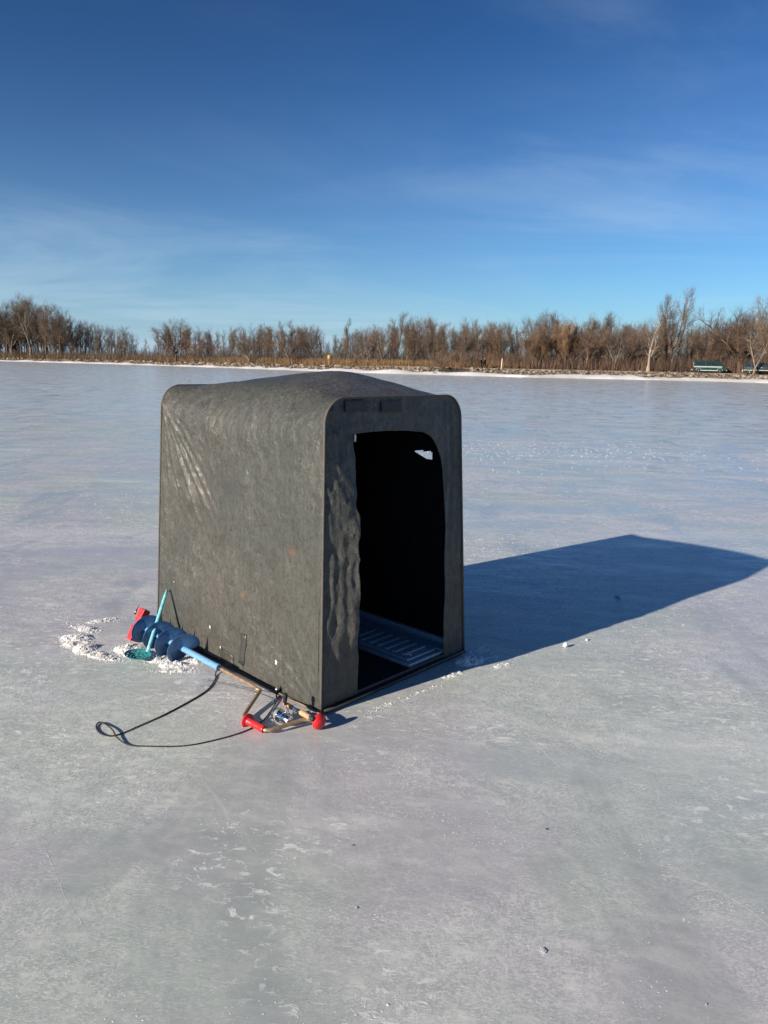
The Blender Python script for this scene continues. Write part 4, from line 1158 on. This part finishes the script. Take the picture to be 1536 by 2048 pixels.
# ------------------------------------------------------------------ two walkers on the path
M_COAT = plain('black_coat', (0.012, 0.012, 0.014), 0.85); M_NAVYC = plain('dark_blue_jeans', (0.018, 0.022, 0.035), 0.85); M_SKIN = plain('skin', (0.45, 0.27, 0.20), 0.5); M_HAIR = plain('hair', (0.03, 0.02, 0.015), 0.7); M_CAP = plain('knit_hat', (0.02, 0.02, 0.025), 0.9)
def person(px, off, label, stride, h, arm, hat, facing=0.0, coat=M_COAT):
    p = at(px, off); root = empty('person', (p.x, p.y, 1.325), facing); tag(root, label, 'person')
    s = h/1.75
    # x forward, y left
    J = {'pel': (0,0,.95), 'wst': (0,0,1.10), 'chs': (.01,0,1.32), 'nck': (.015,0,1.47), 'hd': (.03,0,1.57), 'crn': (.03,0,1.70)}
    Rr = {'pel': (.15,.12), 'wst': (.145,.115), 'chs': (.175,.13), 'nck': (.062,.062), 'hd': (.082,.095), 'crn': (.060,.066)}
    E = [('pel','wst'), ('wst','chs'), ('chs','nck'), ('nck','hd'), ('hd','crn')]
    for sd, sg in (('l', 1), ('r', -1)):
        f = stride*sg
        J['hip'+sd] = (0, .09*sg, .90); J['kn'+sd] = (.20*f + .05, .095*sg, .50); J['an'+sd] = (.36*f - (.10 if f < 0 else 0), .095*sg, .10 + (.05 if f < 0 else 0)); J['to'+sd] = (.36*f + .17 - (.10 if f < 0 else 0), .10*sg, .045)
        for a, b in (('pel','hip'+sd), ('hip'+sd,'kn'+sd), ('kn'+sd,'an'+sd), ('an'+sd,'to'+sd)): E.append((a, b))
        Rr['hip'+sd] = (.095,.10); Rr['kn'+sd] = (.066,.066); Rr['an'+sd] = (.048,.048); Rr['to'+sd] = (.042,.05)
        g = -arm*sg
        J['sh'+sd] = (0, .20*sg, 1.40); J['el'+sd] = (.10*g - .04, .25*sg, 1.13); J['wr'+sd] = (.24*g + .06, .23*sg, .92); J['ha'+sd] = (.27*g + .09, .22*sg, .84)
        for a, b in (('chs','sh'+sd), ('sh'+sd,'el'+sd), ('el'+sd,'wr'+sd), ('wr'+sd,'ha'+sd)): E.append((a, b))
        Rr['sh'+sd] = (.075,.075); Rr['el'+sd] = (.056,.056); Rr['wr'+sd] = (.042,.042); Rr['ha'+sd] = (.034,.045)
    names = list(J); ix = {n_: i for i, n_ in enumerate(names)}
    me = bpy.data.meshes.new('body')
    me.from_pydata([Vector(J[n_])*s for n_ in names], [(ix[a], ix[b]) for a, b in E], [])
    o = link('body', me, root)
    o.modifiers.new('skin', 'SKIN'); sub = o.modifiers.new('sub', 'SUBSURF'); sub.levels = sub.render_levels = 2
    for i, n_ in enumerate(names):
        me.skin_vertices[0].data[i].radius = tuple(x*s*1.22 for x in Rr[n_])
    me.skin_vertices[0].data[0].use_root = True
    m = Mat('walker_clothes'); P = m.pos(True); sp = m.n('ShaderNodeSeparateXYZ'); m.put(sp.inputs[0], P)
    col = m.mix(m.math('GREATER_THAN', sp.outputs[2], .86*s), (0.008, 0.009, 0.013), (0.006, 0.006, 0.007))
    col = m.mix(m.math('GREATER_THAN', sp.outputs[2], 1.49*s), col, (0.42, 0.26, 0.19))
    m.set(Base_Color=col, Roughness=1.0); m.p.inputs['Specular IOR Level'].default_value = 0.05; me.materials.append(m.m)
    if hat:
        smooth_angle(MB().lathe([(0, .098*s), (.03, .100*s), (.08, .085*s), (.11, .05*s), (.12, .01)], (.025*s, 0, 1.635*s), (-.1, 0, 1), 14).build('knit_hat', M_CAP, root), 60)
    else:
        smooth_angle(MB().lathe([(-.05, .070*s), (0, .098*s), (.05, .092*s), (.09, .06*s), (.105, .01)], (.012*s, 0, 1.625*s), (-.25, 0, 1), 14).build('hair', M_HAIR, root), 60)
    MB().lathe([(0, .018*s), (.02, .014*s), (.03, .006*s)], (.105*s, 0, 1.575*s), (1, 0, -.2), 8).build('nose', M_SKIN, root)
    return root
person(962.5, 10.7, 'dark-clothed person standing with legs together on the bank path', .32, 1.76, .25, False, R(12))
person(969.5, 10.8, 'dark-clothed person in mid stride on the bank path', 1.0, 1.88, .9, True, R(170))
# posts
wp = at(1003, 11.9); post = MB().lathe([(0, .10), (1.75, .095), (1.80, .06), (1.81, .02)], (0, 0, 0), (.04, 0, 1), 14)
o = smooth_angle(post.build('marker_post', plain('white_painted_post', (0.58, 0.53, 0.48), 0.7), None, loc=(wp.x, wp.y, 1.30)), 40); tag(o, 'plain white wooden marker post beside the path', 'post')
yp = at(657, 10.6); root = empty('warning_sign', (yp.x, yp.y, land_z(10.6) + .02)); tag(root, 'small yellow sign on a thin post among the dry reeds', 'sign')
MB().tube([(0, 0, 0), (0, 0, 1.9)], .035, 8).build('post', plain('sign_post', (0.35, 0.30, 0.22), .7), root)
b = MB(); b.box((-.20, -.065, 1.35), (.20, -.042, 2.05)); b.build('sign_plate', plain('yellow_sign', (0.80, 0.45, 0.03), .5), root)

# ------------------------------------------------------------------ trees
def bark_mat(name, c1, c2):
    m = Mat(name); o = m.n('ShaderNodeObjectInfo').outputs['Random']; P = m.pos(True)
    k = m.rng(o, 0, 1, .80, 1.22, False)
    col = m.mix(m.rng(m.noise(P, 3.0, 3), .35, .65), c1, c2)
    v = m.n('ShaderNodeVectorMath', operation='SCALE'); m.put(v.inputs[0], col); m.put(v.inputs['Scale'], k)
    m.set(Base_Color=v.outputs[0], Roughness=.92); m.p.inputs['Specular IOR Level'].default_value = .15
    return m.m
B_GREY = bark_mat('bark_grey', (0.12, 0.098, 0.080), (0.22, 0.182, 0.148))
B_BROWN = bark_mat('bark_brown', (0.085, 0.058, 0.042), (0.150, 0.105, 0.075))
B_PALE = bark_mat('bark_pale', (0.26, 0.21, 0.165), (0.38, 0.315, 0.25))
T_GREY = bark_mat('twigs_grey', (0.080, 0.066, 0.056), (0.125, 0.104, 0.088))
T_BROWN = bark_mat('twigs_brown', (0.112, 0.080, 0.058), (0.170, 0.124, 0.090))
T_RED = bark_mat('twigs_reddish', (0.118, 0.079, 0.062), (0.175, 0.118, 0.092))
LEAF = bark_mat('dead_leaves', (0.150, 0.092, 0.052), (0.22, 0.138, 0.080))
UP = Vector((0, 0, 1))
class Tree:
    def __init__(s, seed):
        s.r = random.Random(seed); s.tv, s.tf, s.cv, s.cf, s.lv, s.lf = [], [], [], [], [], []
    def ring(s, V, p, d, rad, n):
        u = d.orthogonal().normalized(); w = d.cross(u)
        i = len(V)
        for k in range(n):
            a = 6.28319*k/n; V.append(p + u*(rad*math.cos(a)) + w*(rad*math.sin(a)))
        return i
    def limb(s, p, d, L, r0, r1, seg, trunk, wob, up):
        V, F = (s.tv, s.tf) if trunk else (s.cv, s.cf)
        n = 8 if trunk and r0 > .06 else (5 if r0 > .03 else 3)
        pts = [p.copy()]; prev = s.ring(V, p, d, r0, n); step = L/seg; out = [(p.copy(), d.copy(), r0)]
        for i in range(1, seg+1):
            d = (d + Vector((s.r.gauss(0, wob), s.r.gauss(0, wob), s.r.gauss(0, wob)*.7)) + UP*up).normalized()
            p = p + d*step; rr = r0 + (r1-r0)*i/seg
            cur = s.ring(V, p, d, rr, n)
            for k in range(n): F.append((prev+k, prev+(k+1) % n, cur+(k+1) % n, cur+k))
            prev = cur; out.append((p.copy(), d.copy(), rr))
        return out
    def side(s, d, ang):
        u = d.orthogonal().normalized(); u.rotate(__import__('mathutils').Quaternion(d, s.r.uniform(0, 6.283)))
        return (d*math.cos(ang) + u*math.sin(ang)).normalized()
    def leaves(s, p, n, sp, size):
        for _ in range(n):
            q = p + Vector((s.r.gauss(0, sp), s.r.gauss(0, sp), s.r.gauss(0, sp)))
            a = Vector((s.r.gauss(0,1), s.r.gauss(0,1), s.r.gauss(0,1))).normalized(); b = a.orthogonal().normalized()
            z = size*s.r.uniform(.6, 1.3); i = len(s.lv)
            s.lv += [q - a*z, q + b*z*.5, q + a*z, q - b*z*.5]; s.lf.append((i, i+1, i+2, i+3))
    def grow(s, path, lvl, cfg):
        """children along a limb"""
        c = cfg[lvl]
        cnt = c['n']
        for k in range(cnt):
            t = c['t0'] + (1-c['t0'])*((k + s.r.random())/cnt)
            f = t*(len(path)-1); i = min(int(f), len(path)-2); g = f - i
            p = path[i][0].lerp(path[i+1][0], g); d = path[i][1]; rr = path[i][2]*(1-g) + path[i+1][2]*g
            nd = s.side(d, R(c['ang'])*s.r.uniform(.65, 1.3))
            nd = (nd + UP*c.get('lift', 0)).normalized()
            L = c['L']*s.r.uniform(.65, 1.25)*(1 - c.get('taper', .45)*t)
            r0 = min(rr*.8, c['r']*s.r.uniform(.8, 1.15))
            q = s.limb(p, nd, L, r0, r0*c.get('end', .35), c['seg'], c.get('trunk', False), c.get('wob', .12), c.get('up', .03))
            if c.get('leaf'): 
                for w in q[1:]: s.leaves(w[0], c['leaf'], .16, .075)
            if lvl+1 < len(cfg): s.grow(q, lvl+1, cfg)
def tree_meshes(T, bark, twig, leaf=None):
    tm = make_mesh('trunk', T.tv, T.tf, bark, True); cm_ = make_mesh('crown', T.cv, T.cf, twig)
    lm = make_mesh('leaves', T.lv, T.lf, leaf) if T.lf else None
    return tm, cm_, lm
def slender(seed, bark, twig, H=12, lean=.04, dens=1.0):
    T = Tree(seed); r = T.r
    d0 = Vector((r.gauss(0, lean), r.gauss(0, lean), 1)).normalized()
    path = T.limb(Vector((0,0,-.15)), d0, H*.86, .15*H/12, .03, 11, True, .055, .05)
    cfg = [dict(n=int(18*dens), t0=.20, ang=32, L=H*.30, r=.065, seg=6, trunk=True, wob=.10, up=.11, taper=.55, end=.25),
           dict(n=8, t0=.18, ang=38, L=H*.125, r=.026, seg=4, wob=.13, up=.07, taper=.4),
           dict(n=6, t0=.15, ang=38, L=H*.068, r=.0145, seg=3, wob=.15, up=.05),
           dict(n=3, t0=.15, ang=36, L=H*.04, r=.0105, seg=2, wob=.15, up=.04, end=.6)]
    T.grow(path, 0, cfg); return tree_meshes(T, bark, twig)
def broad(seed, bark, twig, H=12, forks=4, lean=.05, spread=38, leaf=None, low=.16, thick=1.0):
    T = Tree(seed); r = T.r
    d0 = Vector((r.gauss(0, lean), r.gauss(0, lean), 1)).normalized()
    path = T.limb(Vector((0,0,-.15)), d0, H*low, .26*thick*H/12, .20*thick*H/12, 4, True, .04, .02)
    top = path[-1]
    for k in range(forks):
        a = 6.283*(k + r.uniform(-.3, .3))/forks; t = R(spread)*r.uniform(.5, 1.15)
        nd = Vector((math.cos(a)*math.sin(t), math.sin(a)*math.sin(t), math.cos(t)))
        q = T.limb(path[-1][0] - UP*.05, nd, H*r.uniform(.58, .74), .15*thick*H/12, .028, 9, True, .10, .055)
        cfg = [dict(n=9, t0=.14, ang=44, L=H*.30, r=.062*H/12, seg=6, trunk=True, wob=.12, up=.05, taper=.55, end=.25),
               dict(n=7, t0=.12, ang=42, L=H*.15, r=.026, seg=4, wob=.14, up=.04, taper=.4),
               dict(n=6, t0=.12, ang=42, L=H*.078, r=.0145, seg=3, wob=.16, up=.03),
               dict(n=3, t0=.15, ang=40, L=H*.045, r=.0105, seg=2, wob=.18, up=.02, end=.6, leaf=leaf)]
        T.grow(q, 0, cfg)
    return tree_meshes(T, bark, twig, LEAF if leaf else None)
def shrub(seed, twig, H=3.5, stems=16):
    T = Tree(seed); r = T.r
    for k in range(stems):
        a = r.uniform(0, 6.283); t = r.uniform(.05, .75)
        nd = Vector((math.cos(a)*math.sin(t), math.sin(a)*math.sin(t), math.cos(t)))
        q = T.limb(Vector((r.gauss(0, .25), r.gauss(0, .25), -.1)), nd, H*r.uniform(.6, 1.0), .035, .012, 6, True, .10, .03)
        T.grow(q, 0, [dict(n=8, t0=.2, ang=34, L=H*.38, r=.018, seg=4, wob=.13, up=.05), dict(n=5, t0=.15, ang=36, L=H*.2, r=.0115, seg=3, wob=.15, up=.03, end=.6)])
    return tree_meshes(T, twig, twig)
PROTO = {
 'slim': [slender(100+k, B_GREY if k % 2 else B_BROWN, [T_GREY, T_BROWN, T_RED][k % 3], 12, .05, [1, .8, 1.1, .9, 1, .85][k]) for k in range(6)],
 'wide': [broad(200+k, [B_GREY, B_BROWN, B_GREY, B_BROWN][k], [T_GREY, T_BROWN, T_GREY, T_RED][k], 12, 3 + k % 3, .05, [34, 40, 46, 38][k]) for k in range(4)],
 'oak': [broad(300+k, B_BROWN, T_BROWN, 8, 4, .05, 38, 2, .22) for k in range(2)],
 'pale': [broad(401, B_PALE, T_BROWN, 12, 2, .03, 22, None, .10, 1.9)],
 'shrub': [shrub(500+k, [T_BROWN, T_RED, T_GREY][k], 3.5) for k in range(3)],
}
PH = {'slim': 12.0, 'wide': 12.0, 'oak': 8.0, 'pale': 12.0, 'shrub': 3.5}
_true = {}
for k, L_ in PROTO.items():
    for i, (tm, cm_, lm) in enumerate(L_):
        _true[(k, i)] = max(max(v.co.z for v in cm_.vertices), max(v.co.z for v in tm.vertices))
NTREE = 0
def plant(name, kind, idx, px, off, top_py, label, group=None, cat='tree', rot=None, lean=(0, 0), sx=1.0, base_z=None):
    """tree standing off metres behind the shore in photo column px, reaching photo row top_py"""
    p = at(px, off); zb = land_z(off) if base_z is None else base_z
    hy = HORIZON + (px - 768)*math.tan(ROLL)
    Htop = EYE + (hy - top_py)/FPX * p.y*1.0 - zb
    k = Htop/_true[(kind, idx)]
    root = empty(name, (p.x, p.y, zb - .03))
    root.rotation_euler = (R(lean[0]), R(lean[1]), (random.Random(int(px*37 + off*11)).uniform(0, 6.28) if rot is None else rot))
    root.scale = (k*sx, k*sx, k)
    tag(root, label, cat, group)
    tm, cm_, lm = PROTO[kind][idx]
    link('trunk', tm, root); link('crown', cm_, root)
    if lm: link('leaves', lm, root)
    return root
SKY = [(-80,590),(0,600),(30,592),(70,588),(110,604),(130,624),(150,638),(180,644),(210,650),(250,658),(268,664),(280,690),(300,706),(312,680),(320,650),(345,642),(380,650),(410,658),(440,660),(480,652),(530,646),(570,654),(620,648),(640,660),(655,682),(672,672),(700,664),(730,654),(770,648),(790,634),(810,640),(850,632),(870,650),(900,650),(930,640),(960,648),(1000,648),(1030,648),(1090,632),(1120,638),(1150,640),(1210,634),(1240,648),(1280,648),(1300,648),(1345,652),(1400,648),(1440,634),(1500,622),(1536,612),(1620,600)]
def sky_y(px): return float(np.interp(px, [a for a, b in SKY], [b for a, b in SKY]))
# named trees first
plant('spreading_tree', 'wide', 0, 62, 16, 586, 'largest dark spreading bare tree on the far bank', rot=.4, sx=1.0)
plant('spreading_tree', 'wide', 2, 22, 22, 600, 'tall bare tree behind the leftmost reach of snowy shore', rot=2.0)
plant('spreading_tree', 'wide', 1, 112, 18, 612, 'rounded bare tree next to the largest dark spreading tree', rot=3.1)
plant('fan_shaped_tree', 'slim', 3, 254, 12, 652, 'thin fan-shaped bare tree at the edge of the gap in the wood', rot=1.0, sx=1.3)
plant('small_bare_tree', 'slim', 1, 289, 13, 676, 'small thin bare tree alone in the gap in the wood', rot=1.0)
plant('spreading_tree', 'wide', 1, 352, 14, 634, 'wide many-stemmed bare tree bordering the gap in the wood', rot=.9, sx=1.1)
plant('leaning_tree', 'wide', 3, 374, 9.5, 672, 'small bare tree leaning over the rocks beyond the gap', rot=.2, lean=(0, 20))
plant('leaning_tree', 'wide', 2, 496, 9.5, 668, 'dark crooked tree bending low over the shore reeds', rot=1.4, lean=(-8, 48), sx=1.1)
plant('spreading_tree', 'wide', 3, 580, 10.5, 646, 'dark trunked bare tree arching above the reeds', rot=2.2, lean=(0, 14))
plant('tall_thin_tree', 'slim', 0, 693, 20, 634, 'tall bare tree with a bushy tip above its neighbours', rot=0, sx=.75)
plant('tall_thin_tree', 'slim', 4, 793, 24, 620, 'tall bare poplar-like tree rising over the wood', rot=1, sx=.8)
plant('tall_thin_tree', 'slim', 5, 850, 22, 622, 'tall bare tree with upright branches rising over the wood', rot=2, sx=.85)
plant('spreading_tree', 'wide', 0, 1090, 24, 616, 'broad bare crown rising above the russet oaks', rot=3.6)
plant('russet_oak', 'oak', 0, 1078, 15, 668, 'small oak holding tan dead leaves beside the path', rot=.3)
plant('russet_oak', 'oak', 1, 1130, 15, 645, 'narrow oak with rust-coloured dead leaves', rot=1.3, sx=.62)
plant('spreading_tree', 'wide', 1, 1178, 15, 642, 'bare tree with a crooked pale trunk at the path', rot=4.0)
plant('pale_twin_trunk_tree', 'pale', 0, 1296, 13.5, 624, 'pale tree splitting into two thick trunks near the ground', rot=.15, sx=.95)
plant('tall_crooked_tree', 'wide', 1, 1342, 14.5, 574, 'tallest bare tree with bent dark trunk beside the pale twin trunk', rot=5.2, lean=(0, 3), sx=.62)
plant('tall_crooked_tree', 'slim', 2, 1334, 15.5, 590, 'straight dark bare tree growing against the tallest tree', rot=1.2, sx=.8)
plant('spreading_tree', 'wide', 3, 1478, 15, 600, 'spreading bare tree hanging over the parked van', rot=1.2, sx=1.25)
plant('shore_tree', 'wide', 0, 1506, 8.2, 632, 'leaning bare tree rooted in the rocks in front of the black truck', rot=2.7, lean=(0, -12), sx=.9)
plant('spreading_tree', 'wide', 1, 1540, 17, 590, 'tan bare tree standing behind the black truck', rot=2.4)
# bushy willow fallen from the bank onto the snow
fw = plant('fallen_willow', 'shrub', 0, 884, 6.5, 690, 'bushy willow sprawling from the rocks onto the snowy shore', cat='bush', rot=.5, sx=1.35, base_z=.5)
fv = MB(); rr = random.Random(8)
for k in range(46):
    a = rr.uniform(0, 6.28); L = rr.uniform(.8, 2.6); p0 = Vector((rr.uniform(-2.2, 4.2), rr.uniform(-1.5, .8), rr.uniform(.05, .5)))
    fv.tube([p0, p0 + Vector((math.cos(a)*L*.5, math.sin(a)*L*.25, rr.uniform(-.1, .35))), p0 + Vector((math.cos(a + .3)*L, math.sin(a)*L*.4, rr.uniform(-.15, .5)))], [.09*rr.uniform(.4, 1.3), .06, .02], 5)
q = at(892, 4.4, 0.12); tag(fv.build('driftwood_pile', plain('wet_driftwood', (0.030, 0.024, 0.019), .8), None, loc=q), 'heap of dark driftwood at the foot of the fallen willow', 'driftwood')
# the wood
rnd = random.Random(21)
WOOD = 'bare trees of the wood along the bank'
LBL = ['slender bare tree with grey twigs standing in the wood', 'slender bare tree with brown twigs standing in the wood', 'slender bare tree with reddish twigs standing in the wood']
ZONES = [(130, 'beside the largest spreading tree'), (274, 'between the largest spreading tree and the gap'), (440, 'just past the gap in the wood'), (600, 'behind the crooked tree and reeds'), (720, 'behind the yellow sign'), (850, 'behind the reeds under the tall poplar-like tree'), (945, 'behind the fallen willow'), (1040, 'behind the two walkers and white post'), (1210, 'behind the russet oaks'), (1270, 'between the oaks and the pale twin trunk'), (1370, 'behind the pale twin trunk'), (1455, 'behind the green van'), (9999, 'behind the black truck')]
def zone(x): return next(t for lim, t in ZONES if x < lim)
count = 0
px = -70.0
while px < 1600:
    for row, (o0, o1) in enumerate(((14, 18), (19, 26), (27, 38))):
        x = px + rnd.uniform(-6, 6)
        if 274 < x < 316: continue
        if row == 0 and rnd.random() < .45: continue
        top = sky_y(x) + rnd.choice([-10, -3, 3, 9, 16, 28, 44])*(1.3 if row == 0 else 1) + rnd.uniform(-3, 6)
        if x < 274: top += 6
        i = rnd.randrange(6)
        if rnd.random() < .34 or (x > 980 and rnd.random() < .25):
            j = rnd.randrange(4)
            plant('woodland_tree', 'wide', j, x, rnd.uniform(o0, o1), top + 6, 'spreading bare tree with %s twigs %s' % (['grey', 'brown', 'grey', 'reddish'][j], zone(x)), WOOD, sx=.8)
        else:
            plant('woodland_tree', 'slim', i, x, rnd.uniform(o0, o1), top, 'slender bare tree with %s twigs %s' % (['grey', 'brown', 'reddish'][i % 3], zone(x)), WOOD, sx=rnd.uniform(.8, 1.15))
        count += 1
    px += 16.0
# shrubs at the edge of the wood
for k in range(70):
    x = rnd.uniform(-20, 1560)
    i = rnd.randrange(3); off = rnd.uniform(13.5, 19)
    hy = HORIZON + (x - 768)*math.tan(ROLL)
    h = rnd.uniform(1.8, 4.2)*(1.0 if x > 900 else .75)
    plant('bare_shrub', 'shrub', i, x, off, hy - (h - .4)/at(x, off).y*FPX, 'bare %s shrub growing low %s' % (['brown', 'reddish', 'grey'][i], zone(x)), 'shrubs fringing the wood', 'shrub')
# distant trees merged into one mass behind
def far_mass(name, px0, px1, off0, off1, n, hmin, hmax, twig, seed, label):
    r = random.Random(seed); m = MB()
    src = []
    for s_ in range(4):
        T = Tree(900 + s_); d0 = Vector((0, 0, 1))
        path = T.limb(Vector((0,0,0)), d0, 10, .13, .03, 6, False, .05, .04)
        T.grow(path, 0, [dict(n=13, t0=.10, ang=34, L=3.4, r=.055, seg=3, wob=.1, up=.1), dict(n=5, t0=.15, ang=38, L=1.7, r=.032, seg=2, wob=.12, up=.06), dict(n=4, t0=.15, ang=40, L=.95, r=.024, seg=1, wob=.1, up=.04)])
        src.append((np.array([tuple(v) for v in T.cv]), T.cf))
    AV, AF, base = [], [], 0
    for k in range(n):
        x = r.uniform(px0, px1); off = r.uniform(off0, off1); p = at(x, off)
        V_, F_ = src[r.randrange(4)]; a = r.uniform(0, 6.28); s_ = r.uniform(hmin, hmax)/10.5
        if off < 80:
            hy = HORIZON + (x - 768)*math.tan(ROLL); s_ = min(s_, ((hy - sky_y(x) - 8)/FPX*p.y)/10.5)
        if s_ < .1: continue
        c_, n_ = math.cos(a), math.sin(a)
        Q = np.c_[(V_[:,0]*c_ - V_[:,1]*n_)*s_ + p.x, (V_[:,0]*n_ + V_[:,1]*c_)*s_ + p.y, V_[:,2]*s_ + land_z(off)]
        AV.append(Q); AF += [tuple(i + base for i in f) for f in F_]; base += len(Q)
    me = make_mesh(name, np.vstack(AV), AF, twig)
    return tag(link(name, me), label, kind='stuff')
far_mass('far_wood', 318, 1600, 38, 75, 280, 8, 12.5, T_RED, 4, 'brown depth of the wood behind the nearer trees')
far_mass('far_wood', -120, 276, 30, 60, 120, 10, 19, T_GREY, 5, 'grey depth of the wood behind the spreading trees')
far_mass('distant_treeline', 180, 460, 420, 620, 60, 7, 12, T_GREY, 6, 'low line of trees far beyond the gap in the wood')
# undergrowth and reeds
def blades(name, n, px0, px1, o0, o1, h0, h1, w, mat, seed, label, stems=False, dens=None):
    r = random.Random(seed); V_, F_ = [], []
    for k in range(n):
        x = r.uniform(px0, px1)
        if dens and r.random() > dens(x): continue
        off = r.uniform(o0, o1); p = at(x, off); h = r.uniform(h0, h1); a = r.uniform(0, 3.14)
        u = Vector((math.cos(a), math.sin(a), 0))*w*r.uniform(.6, 1.3); lean = Vector((r.gauss(0, .16), r.gauss(0, .16), 1))*h
        zb = land_z(off); b = Vector((p.x, p.y, zb - .05)); i = len(V_)
        mid = b + lean*.55 + Vector((r.gauss(0, .08), r.gauss(0, .08), 0))
        V_ += [b - u, b + u, mid - u*.8, mid + u*.8, b + lean - u*.25, b + lean + u*.25]
        F_ += [(i, i+1, i+3, i+2), (i+2, i+3, i+5, i+4)]
    return tag(link(name, make_mesh(name, V_, F_, mat)), label, kind='stuff')
M_REED = bark_mat('dry_reed', (0.20, 0.130, 0.072), (0.29, 0.195, 0.11))
M_GRASS2 = bark_mat('dead_grass', (0.15, 0.10, 0.055), (0.22, 0.15, 0.085))
blades('dry_reeds', 16000, 300, 1060, 13.4, 18, .7, 1.6, .022, M_REED, 31, 'tan dry reeds in front of the wood', dens=lambda x: 1 if 440 < x < 1010 else .45)
blades('dry_reeds', 5000, -80, 340, 11, 22, .7, 1.8, .03, M_GRASS2, 32, 'brown dead weeds along the bank under the spreading trees')
blades('bank_grass', 6000, 250, 1600, 8.4, 9.4, .08, .22, .018, M_GRASS2, 33, 'short dead grass on the lip of the stone bank')
blades('undergrowth', 30000, 880, 1620, 13.3, 34, .8, 3.6, .018, T_RED, 34, 'tangled brown undergrowth filling the wood by the road')
blades('undergrowth', 30000, -80, 900, 17, 40, .8, 3.4, .024, T_GREY, 35, 'greyish undergrowth between the trunks behind the reeds')
